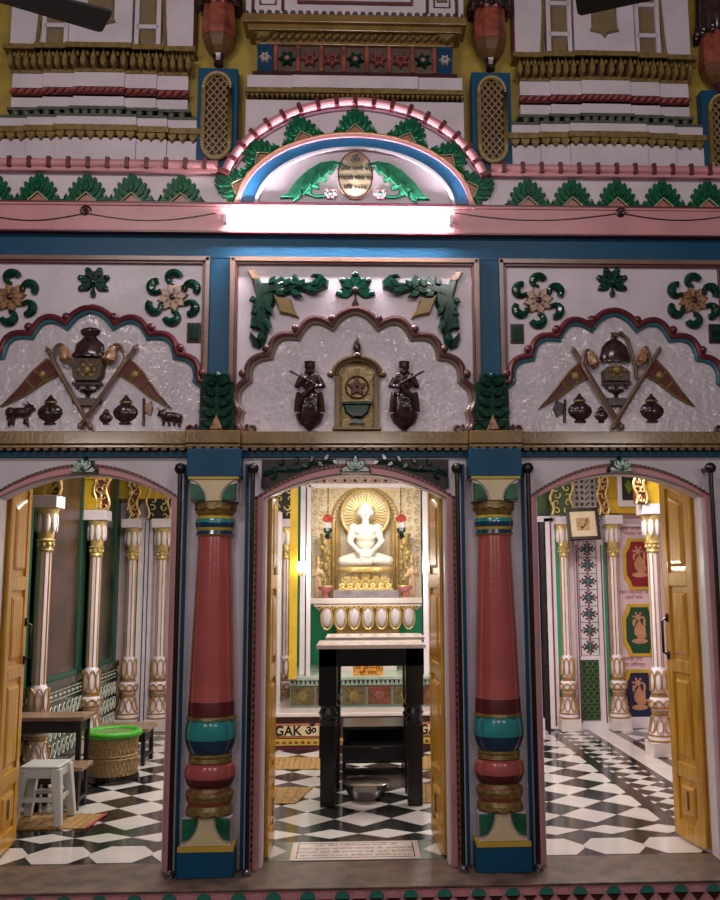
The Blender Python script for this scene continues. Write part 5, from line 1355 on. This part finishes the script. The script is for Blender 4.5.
# steel basin on the floor
bxx, byy = WX(366, 785, 1.75), 1.66
root = thing('steel_basin', (bxx, byy, 0), 'wide shining steel basin on the floor under the front marble table', 'basin')
MB().lathe([(.10, .002), (.13, .03), (.155, .075), (.165, .085), (.17, .12), (.175, .125), (.168, .125), (.155, .09), (.12, .04), (.0, .02)], bxx, byy, 40).build('bowl', STEEL, root)
b = MB(); b.lathe([(.172, .12), (.182, .123), (.172, .127)], bxx, byy, 40); b.build('rim', STEEL, root)

# ================================================================== SHRINE
SY0 = 3.73
pz0 = WZ(300, 713, SY0)            # top of the lower marble platform
root = thing('shrine_platform', (0, SY0, 0), 'low shrine platform with marble top and red lettered panels', 'platform')
PX0, PX1 = WX(269, 713, SY0), WX(452, 713, SY0)
MB().box(PX0-.25, PX1+.1, SY0-.03, 5.55, pz0-.035, pz0).build('marble_top', MARBLE, root, bevel=.006, smooth=False)
MB().box(PX0+.02, PX1+.1, SY0, 5.55, 0, pz0-.035).build('body', mat('platform_dark', '#4a2a22', .4), root, smooth=False)
MB().box(PX0, PX1, SY0-.012, SY0, .0, .04).build('red_base_line', MAROON, root, smooth=False)
b = MB(); b.box(PX0, PX1, SY0-.018, SY0, .045, .105)
for i in range(int((PX1-PX0)/.06)): b.ball((PX0+.03+.06*i, SY0-.02, .075), (.018, .006, .014), 1, n=8)
b.build('gold_border', [LINE, TERRA], root)
for a, c_, t_ in ((PX0+.06, PX0+.62, "GK♦27"), (PX1-.52, PX1-.02, "27♦XO")):
    o = MB().box(a, c_, SY0-.014, SY0, .115, .245).build('salmon_frame', mat('salmon_frame', '#c9836c', .4), root, smooth=False)
    MB().box(a+.012, c_-.012, SY0-.017, SY0, .125, .235).build('red_ground', mat('panel_red', '#9a3428', .4), o, smooth=False)
    m_ = .03; MB().prism([(a+.05, .132), (c_-.05, .132), (c_-.02, .18), (c_-.05, .228), (a+.05, .228), (a+.02, .18)], SY0-.020, SY0).build('cream_cartouche', CREAM, o, smooth=False)
    text_mesh('lettering', "GAK ॐ 27" if a < 0 else "ॐ GAK", .125, ((a+c_)/2, SY0-.021, .178), BLACK, root, off=.003)
# tiled plinth
TY = 4.10; tz = WZ(300, 677, TY); TX0, TX1 = WX(290, 690, TY), WX(443, 690, TY)
root = thing('tiled_plinth', (0, TY, pz0), 'tiled shrine plinth with patterned panels and pale green ledge', 'plinth')
foot = [(TX0, TY+.0), (TX1, TY), (TX1+.16, TY+.25), (TX1+.16, 5.5), (TX0-.0, 5.5)]
MB().slab(foot, pz0+.001, tz-.03).build('body', mat('plinth_teal', '#6f8076', .35), root, smooth=False)
MB().slab([(TX0-.02, TY-.02), (TX1+.02, TY-.02), (TX1+.18, TY+.24), (TX1+.18, 5.5), (TX0-.02, 5.5)], tz-.03, tz).build('ledge', mat('ledge_green', '#a9b8a6', .3), root, bevel=.004, smooth=False)
MB().box(TX0, TX1, TY-.012, TY, tz-.085, tz-.035).build('check_ground', mat('check_pale', '#8c9c90', .4), root, smooth=False)
b = MB()
for i in range(int((TX1-TX0)/.045)): b.relief([(TX0+.01+.045*i, tz-.04), (TX0+.035+.045*i, tz-.04), (TX0+.0225+.045*i, tz-.08)], TY-.012, .006, .003)
b.build('check_pattern', BLACK, root)
TM = [mat('tile_a', '#6a5a34', .35, noise=.35, scale=30, col2='#3a3a26'), mat('tile_b', '#7a3c2c', .35, noise=.35, scale=30, col2='#3c3a26')]
k = 6; wd = (TX1-TX0)/k
for i in range(k):
    xa = TX0+wd*i+.012; z0_, z1_ = pz0+.03, tz-.10
    o = MB().box(xa, xa+wd-.024, TY-.008, TY, z0_, z1_).build('tile', TM[i % 2], root, smooth=False)
    b = MB(); xc, zc2 = xa+wd/2-.012, (z0_+z1_)/2
    for q in range(8): b.relief(petal(xc, zc2, q*pi/4, .055, .014, 5), TY-.008, .005, .003)
    b.build('flower_pattern', [mat('olive_tile', '#8a7640', .4), mat('rose_tile', '#8a5a4c', .4)][i % 2], o)
# orange plaque with gold writing
cx, cz = W(368, 668, TY+.1); root = thing('orange_plaque', (cx, TY+.1, tz), 'small orange plaque with dark red lettering seen under the front table', 'plaque')
w_ = WX(383, 668, TY+.1)-cx
MB().box(cx-w_, cx+w_, TY+.09, TY+.13, tz, tz+.125).build('board', mat('plaque_orange', '#e0a040', .4, noise=.25, scale=30, col2='#b86a28'), root, bevel=.004, smooth=False)
text_mesh('lettering', "जय जिनेन्द्र", .07, (cx, TY+.088, tz+.08), MAROON, root); text_mesh('lettering', "श्री भंडार", .05, (cx, TY+.088, tz+.03), MAROON, root)

# altar
AY = 4.55
az1 = WZ(365, 598, AY); az0 = WZ(365, 629, AY); axc = WX(368, 610, AY)
def aw(px_): return WX(px_, 610, AY)-axc
root = thing('altar_pedestal', (axc, AY+.3, tz), 'white and gold lotus-carved altar pedestal carrying the white seated statue', 'altar')
prof = [(aw(402)*.9, az0-.08), (aw(400), az0), (aw(402), az0+.04), (aw(408), az0+.12), (aw(417), az0+.22), (aw(420), az0+.25)]
b = MB(); vs = []; fs = []
for hw_, z in prof: vs += [(axc-hw_, AY+(aw(420)-hw_)*.6, z), (axc+hw_, AY+(aw(420)-hw_)*.6, z), (axc+hw_, AY+.75, z), (axc-hw_, AY+.75, z)]
for i in range(len(prof)-1): fs += [(i*4+j, i*4+(j+1) % 4, i*4+4+(j+1) % 4, i*4+4+j) for j in range(4)]
fs += [(3, 2, 1, 0), tuple(len(prof)*4-4+j for j in range(4))]
b.add(vs, fs).build('flared_body', mat('altar_gold', '#b8905a', .35, .3, noise=.2, scale=50), root, smooth=False)
MB().box(axc-aw(397), axc+aw(397), AY+.2, AY+.7, tz, az0-.05).build('neck', MARBLE, root, smooth=False)
MB().box(axc-aw(425), axc+aw(425), AY-.02, AY+.78, az1-.06, az1).box(axc-aw(422), axc+aw(422), AY+.0, AY+.75, az1-.09, az1-.06).build('top_slab', MARBLE, root, bevel=.006, smooth=False)
for k in range(7):
    x = axc+(k-3)*aw(420)*2/7.6
    o = MB(); o.ball((x, AY+.04, az0+.12), (.058, .035, .115), n=12, rot=Matrix.Rotation(R(25), 3, 'X')); o = o.build('lotus_petal', PWHITE, root)
    MB().tube([(x+.062*sin(t), AY+.02-.06*(-cos(t))*.4, az0+.12-.125*cos(t)) for t in [pi*2*i/20 for i in range(20)]], .010, 6, closed=True).build('petal_rim', GOLD, o)
b = MB()
for k in range(16): x = axc+(k-7.5)*aw(420)/8; b.tube([(x-.03, AY-.02, az1-.09), (x, AY-.02, az1-.125), (x+.03, AY-.02, az1-.09)], .007, 5)
b.build('gold_swags', GOLD, root)
# grey marble seat and statue
IY = 4.95; ix = WX(365.5, 530, IY)
sz0, sz1 = az1, WZ(365, 590, 4.72)
tag(MB().box(ix-.36, ix+.36, 4.66, 5.2, az1, sz1).build('grey_marble_seat', mat('grey_marble', '#8d858a', .3, noise=.2), bevel=.005, smooth=False), 'grey veined marble slab on top of the altar, under the gold figures', 'slab')
def fz(py_): return WZ(365, py_, IY)
base = fz(567)
root = thing('seated_statue', (ix, IY, base), 'white marble statue of a cross-legged meditating figure in front of a gold halo', 'statue')
S = (fz(503)-base)     # total height
def ip(x, y, z): return (ix+x*S, IY+y*S, base+z*S)
figure('body', [(ip(0, 0, .86), (.108*S, .105*S, .125*S)), (ip(0, .02, .965), (.065*S, .06*S, .045*S)), (ip(0, -.01, .79), (.078*S, .07*S, .055*S)), (ip(0, 0, .52), (.185*S, .10*S, .16*S)), (ip(0, .03, .38), (.15*S, .09*S, .16*S)), (ip(0, 0, .18), (.17*S, .12*S, .10*S)),
                (ip(0, .0, .60), (.19*S, .09*S, .07*S)), (ip(-.09, -.06, .56), (.085*S, .05*S, .06*S)), (ip(.09, -.06, .56), (.085*S, .05*S, .06*S)),
                (ip(-.112, 0, .85), (.016*S, .025*S, .05*S)), (ip(.112, 0, .85), (.016*S, .025*S, .05*S)), (ip(0, -.108, .85), (.016*S, .018*S, .03*S)), (ip(0, -.24, .16), (.09*S, .05*S, .025*S))],
       [(ip(0, 0, .66), ip(0, 0, .78), .055*S, .052*S), (ip(-.19, 0, .62), ip(-.245, -.02, .40), .065*S, .055*S), (ip(.19, 0, .62), ip(.245, -.02, .40), .06*S, .048*S),
        (ip(-.26, -.02, .40), ip(-.07, -.20, .20), .045*S, .032*S), (ip(.26, -.02, .40), ip(.07, -.20, .20), .045*S, .032*S),
        (ip(-.14, -.02, .14), ip(-.36, -.12, .09), .10*S, .075*S), (ip(.14, -.02, .14), ip(.36, -.12, .09), .10*S, .075*S),
        (ip(-.36, -.13, .08), ip(.06, -.26, .07), .065*S, .045*S), (ip(.36, -.13, .08), ip(-.06, -.24, .11), .065*S, .045*S)], STONEW, root, voxel=.008)
MB().tube([ip(.03*cos(t)*1.0, -.092, .875+.0*t) for t in (0, 0)] and [ip(-.055, -.094, .872), ip(-.038, -.102, .868), ip(-.02, -.104, .872)], .004, 5).tube([ip(.055, -.094, .872), ip(.038, -.102, .868), ip(.02, -.104, .872)], .004, 5).build('eyes', BLACK, root)
MB().tube([ip(-.022, -.1, .80), ip(0, -.106, .796), ip(.022, -.1, .80)], .003, 5).build('mouth', TERRA, root)
b = MB(); [b.ball(ip(.098*cos(a)*c_, .015+.09*sin(a)*c_, .885+.105*s_), .012, n=6) for s_, c_ in ((.25, .98), (.5, .88), (.75, .65), (.95, .35)) for a in [2*pi*i/14 for i in range(14)]]
b.build('curled_hair', STONEW, root)
MB().lathe([(.44*S, base-.06), (.46*S, base-.03), (.43*S, base)], ix, IY-.02, 32, sy=.55).build('cushion', GOLD, root)
# halo
root = thing('ray_halo', (ix, IY+.2, fz(511)), 'round gold ray halo behind the head of the white statue', 'halo')
b = MB(); hc = fz(513); 
for k in range(36):
    a = 2*pi*k/36; b.relief(petal(ix+.10*cos(a), hc+.10*sin(a), a, .17, .012, 5), IY+.2, .012, .004)
b.build('rays', GOLD, root)
MB().tube([(ix+.275*cos(t), IY+.19, hc+.275*sin(t)) for t in [2*pi*i/40 for i in range(40)]], .018, 8, closed=True).build('rim', GOLD, root)
MB().lathe([(.27, 0), (.27, .02)], 0, 0, 36)
b = MB(); b.prism([(ix+.27*cos(t), hc+.27*sin(t)) for t in [2*pi*i/36 for i in range(36)]], IY+.21, IY+.23); b.build('disc', mat('halo_olive', '#c4b49c', .5), root, smooth=False)
# gilded backdrop with arch
BY = 5.25; root = thing('gilded_backdrop', (ix, BY, tz), 'ornate gilded arched backdrop behind the white statue', 'backdrop')
PG = mat('pale_gilding', '#ead8bc', .4, .0, noise=.2, scale=60, bump=.4, bscale=90)
X0, X1 = WX(311, 560, BY), WX(421, 560, BY); Z1 = WZ(365, 462, BY)
MB().box(X0, X1, BY, BY+.08, az1-.02, Z1).build('board', PG, root, smooth=False)
def rnd_scrolls(b, x0, x1, z0, z1, y, step, rnd, avoid=None, r0=.035):
    x = x0
    while x < x1:
        z = z0
        while z < z1:
            if not avoid or not avoid(x, z):
                st = rnd.uniform(0, 6); sg = rnd.choice((-1, 1)); b.tube([(q[0], y, q[1]) for q in spiral(x, z, r0, .006, st, st+sg*5, 10)], .0075, 5)
            z += step
        x += step
rn = random.Random(3); az_ = WZ(365, 520, BY); ra = WX(397, 520, BY)-ix
b = MB(); rnd_scrolls(b, X0+.04, X1, az_-.6, Z1, BY-.008, .085, rn, lambda x, z: z < az_ and abs(x-ix) < ra or (z >= az_ and (x-ix)**2+(z-az_)**2 < ra**2))
b.build('scrollwork', FG, root)
for rr_, th in ((1.0, .022), (.90, .014), (.80, .010)):
    MB().tube([(ix-ra*rr_, BY-.02, az1)]+[(ix-ra*rr_*cos(pi*i/24), BY-.02, az_+ra*rr_*sin(pi*i/24)) for i in range(25)]+[(ix+ra*rr_, BY-.02, az1)], th, 8).build('arch_ring', GOLD, root)
b = MB()
for i in range(26): a = pi*i/25; b.ball((ix-ra*.95*cos(a), BY-.03, az_+ra*.95*sin(a)), .016, n=6)
b.build('bead_row', PWHITE, root)
for s_ in (-1, 1):
    x = ix+s_*(WX(405, 540, 5.1)-ix)
    b = MB(); b.lathe([(.05, az1), (.055, az1+.05), (.03, az1+.08), (.045, az1+.2), (.03, az1+.24), (.035, az1+.5), (.05, az1+.54), (.03, az1+.57), (.06, az1+.68), (.07, az1+.72)], x, 5.12, 14)
    for k in range(10): b.ball((x+.045*cos(k*1.9), 5.1-.03, az1+.08+.06*k), (.026, .02, .03), n=7)
    b.build('side_column', FG, root)
# canopy beam above with dots and red cloth-like panel
ZC = WZ(365, 488, 4.3)
root = thing('shrine_surround', (ix, 4.25, tz), 'slender white and dark frame standing round the shrine front', 'frame')
FX0, FX1 = WX(308.5, 580, 4.25), WX(425, 580, 4.25)
for x in (FX0, FX1): 
    MB().box(x-.022, x+.022, 4.23, 4.27, tz, ZC+.03).build('post', PWHITE, root, bevel=.003, smooth=False)
    MB().box(x-.034 if x < 0 else x-.022-.012, (x-.022) if x < 0 else x-.022, 4.235, 4.265, tz, ZC).build('dark_edge', BLACK, root, smooth=False)
MB().box(FX0, FX1, 4.23, 4.27, ZC, ZC+.04).build('lintel', PWHITE, root, smooth=False)
cx0 = WX(300, 478, 4.5); cx1 = WX(440, 478, 4.5)
root = thing('painted_canopy', (ix, 4.45, ZC+.05), 'pale patterned canopy board above the shrine opening', 'canopy')
MB().box(cx0, cx1, 4.40, 4.46, ZC+.05, 3.05).build('board', mat('canopy_pink', '#c9a8a4', .4, noise=.2, scale=30), root, smooth=False)
b = MB(); rnd_scrolls(b, cx0+.03, cx1, ZC+.08, 2.95, 4.395, .075, random.Random(5), r0=.028); b.build('scrollwork', mat('canopy_scroll', '#a8845c', .4, .2), root)
b = MB()
for i in range(14): b.ball((cx0+.05+i*(cx1-cx0-.1)/13, 4.385, ZC+.09), .014, n=6)
b.build('dark_beads', BLACK, root)
# hanging flower tassels
for px_, l in ((328, 'hanging tassel with red flower and green leaves left of the white statue'), (401, 'hanging tassel with red flower and green leaves right of the white statue')):
    x = WX(px_, 518, 4.25); zz = WZ(px_, 518, 4.25); root = thing('flower_tassel', (x, 4.25, zz), l, 'tassel')
    MB().tube([(x, 4.25, zz), (x, 4.25, ZC+.01)], .005, 5).build('string', BROWN, root)
    b = MB(); b.ball((x, 4.25, zz), (.05, .05, .045))
    for k in range(8): b.ball((x+.035*cos(k*.8), 4.25+.035*sin(k*.8), zz-.01), (.024, .024, .03), n=6)
    b.build('red_flower', mat('flower_red', '#c04038', .5), root, label='red flower head')
    MB().lathe([(.03, zz-.05), (.04, zz-.08), (.03, zz-.12)], x, 4.25, 10).build('white_collar', PWHITE, root)
    MB().lathe([(.045, zz-.11), (.05, zz-.14), (.02, zz-.17)], x, 4.25, 10).build('green_leaves', DGREEN, root)
    MB().lathe([(.02, zz-.16), (.04, zz-.2), (.0, zz-.23)], x, 4.25, 10).build('dark_tip', BLACK, root)
# small gold figures in three rows on the altar
def mini(x, y, z, s, label, group, m=FG):
    root = thing('gold_figurine', (x, y, z), label, 'figurine', group)
    def q(a, b_, c_): return (x+a*s, y+b_*s, z+c_*s)
    figure('body', [(q(0, 0, .84), (.10*s, .10*s, .12*s)), (q(0, 0, .48), (.17*s, .12*s, .2*s)), (q(0, 0, .18), (.3*s, .2*s, .12*s))],
           [(q(-.18, 0, .6), q(-.24, -.05, .35), .06*s, .05*s), (q(.18, 0, .6), q(.24, -.05, .35), .06*s, .05*s), (q(-.24, -.05, .35), q(0, -.2, .25), .05*s, .04*s), (q(.24, -.05, .35), q(0, -.2, .25), .05*s, .04*s), (q(-.34, -.1, .12), q(.34, -.1, .12), .09*s, .09*s), (q(0, 0, .6), q(0, 0, .75), .06*s, .06*s)], m, root, voxel=.03*s)
    MB().tube([q(.32*cos(t), .12, .62+.42*sin(t)) for t in [-.5+(pi+1)*i/16 for i in range(17)]], .045*s, 6).box(x-.36*s, x+.36*s, y-.22*s, y+.2*s, z-.0*s, z+.07*s).build('back_arch', m, root)
    return root
grp = 'gold figurines in front of the white statue'
m1 = None
b_ = MB().box(ix-.27, ix+.27, 4.80, 4.92, sz1, sz1+.07).build('gold_step', GOLD, bevel=.004, smooth=False); tag(b_, 'low gold step under the small gold figurines', 'step')
m1 = mini(WX(365.5, 588, 4.73), 4.73, sz1, .115, 'small gold seated figurine in the row at the feet of the white statue', grp)
m1['label'] = 'fourth and middle of the seven small gold figurines in the lower row on the altar'
for px_, l in zip((342, 350, 358, 373, 381, 389), ('leftmost', 'second from the left', 'third from the left', 'third from the right', 'second from the right', 'rightmost')): clone(m1, (WX(px_, 588, 4.73), 4.73, sz1), l+' of the small gold figurines in the lower altar row', grp)
m2 = mini(WX(365.5, 575, 4.86), 4.86, sz1+.07, .20, 'tallest gold arched figurine at the centre before the white statue', None)
if 'group' in m2: del m2['group']
grp2 = 'upper row gold figurines beside the central one'
m3 = mini(WX(347, 578, 4.86), 4.86, sz1+.07, .13, 'small gold seated figurine in the upper row beside the tallest central one', grp2)
m3['label'] = 'gold figurine at the far left of the upper row, left of the tall central one'
for px_, l in ((355, 'gold figurine directly left of the tall central one in the upper row'), (376, 'gold figurine directly right of the tall central one in the upper row'), (384, 'gold figurine at the far right of the upper row before the statue')): clone(m3, (WX(px_, 578, 4.86), 4.86, sz1+.07), l, grp2)
# pink offering bowls
for px_, l in ((325.5, 'pink offering bowl at the left end of the altar'), (405, 'pink offering bowl at the right end of the altar')):
    x = WX(px_, 588, 4.68); r_ = thing('offering_bowl', (x, 4.68, az1), l, 'bowl'); z = az1
    MB().lathe([(.035, z), (.04, z+.01), (.015, z+.025), (.018, z+.05), (.07, z+.09), (.085, z+.125), (.078, z+.125), (.0, z+.08)], x, 4.68, 20).build('bowl_body', mat('bowl_pink', '#c8747c', .35), r_)
    MB().tube([(x+.083*cos(t), 4.68+.083*sin(t), z+.125) for t in [2*pi*i/20 for i in range(20)]], .007, 5, closed=True).build('rim', GOLD, r_)
# standing attendants by the statue
for s_, px_, l in ((-1, 318, 'small pale gold standing attendant left of the altar'), (1, 412, 'small pale gold standing attendant right of the altar')):
    x = WX(px_, 560, 4.9); zb = az1; r_ = thing('standing_attendant', (x, 4.9, zb), l, 'statue'); H_ = .42
    q = lambda a, b_, c_: (x+a*H_, 4.9+b_*H_, zb+c_*H_)
    figure('body', [(q(0, 0, .92), (.065*H_, .07*H_, .085*H_)), (q(0, 0, .66), (.11*H_, .08*H_, .13*H_)), (q(0, 0, .48), (.10*H_, .08*H_, .1*H_))],
           [(q(-.04, 0, .45), q(-.05, 0, .04), .07*H_, .04*H_), (q(.04, 0, .45), q(.05, 0, .04), .07*H_, .04*H_), (q(-.11, 0, .72), q(-.16, -.03, .54), .035*H_, .03*H_), (q(.11, 0, .72), q(.16, -.03, .54), .035*H_, .03*H_),
            (q(-.16, -.03, .54), q(-.06, -.12, .6), .028*H_, .025*H_), (q(.16, -.03, .54), q(.08, -.12, .66), .028*H_, .025*H_), (q(0, 0, .75), q(0, 0, .86), .04*H_, .04*H_)], mat('pale_gold', '#d8b494', .35, .2), r_, voxel=.008)
    MB().lathe([(.05*H_, zb+.96*H_), (.06*H_, zb+1.0*H_), (.02*H_, zb+1.1*H_)], x, 4.9, 10).build('crown', GOLD, r_)
# pillars and posts left of the shrine
def strip(px0, px1, y, q0, q1, name, m, dy=.05, Y=None):
    structure(MB().box(WX(px0, 600, y), WX(px1, 600, y), y, y+dy, WZ(300, q1, y) if q1 else 0, WZ(300, q0, y)), name, m, smooth=False)
strip(289.5, 297, 4.0, 470, 679, 'trim_30', YEL, .06)
strip(269, 281, 4.6, 512, 705, 'trim_31', PWHITE, .1)
structure(MB().box(WX(276, 600, 4.59), WX(277.2, 600, 4.59), 4.59, 4.6, pz0, 2.4), 'trim_32', NAVY, smooth=False)
strip(300, 305, 4.45, 480, 676, 'trim_33', PWHITE, .06)
strip(427, 432, 4.45, 480, 676, 'trim_34', PWHITE, .06)
GP2 = make_pillar(WX(285, 600, 5.0), 5.0, 'white gilded pillar just left of the yellow post in the middle doorway', .9)
bracket(WX(284, 500, 4.7), 4.7, 'gold scroll bracket high at the left of the middle doorway', w_=.22, h=.62, z0=2.30, back=mat('bracket_black', '#181210', .5))
# bare lamps beside the shrine
lm = bpy.data.materials.new('lamp_glow'); lm.use_nodes = True; e = lm.node_tree.nodes['Principled BSDF']; e.inputs['Emission Color'].default_value = (1, .97, .86, 1); e.inputs['Emission Strength'].default_value = 60
for px_, l in ((300.5, 'glowing white wall lamp on the left of the shrine'), (430, 'glowing white wall lamp on the right of the shrine')):
    x, z = W(px_, 567, 4.15); r_ = thing('wall_lamp', (x, 4.2, z), l, 'lamp')
    MB().ball((x, 4.12, z), (.045, .045, .055), n=16).build('globe', lm, r_, label='glowing white globe')
    MB().lathe([(.03, z-.09), (.035, z-.05)], x, 4.12, 12).tube([(x, 4.12, z-.07), (x, 4.4, z-.07)], .012, 6).build('holder', OLDGOLD, r_)
    point('wall_lamp_light', (x, 4.0, z), 7.5, (1, .96, .85), .05)
area('shrine_lamp', (ix, 4.42, ZC-.03), (ix, 5.0, 1.9), .7, .08, 10, (1, .93, .78))
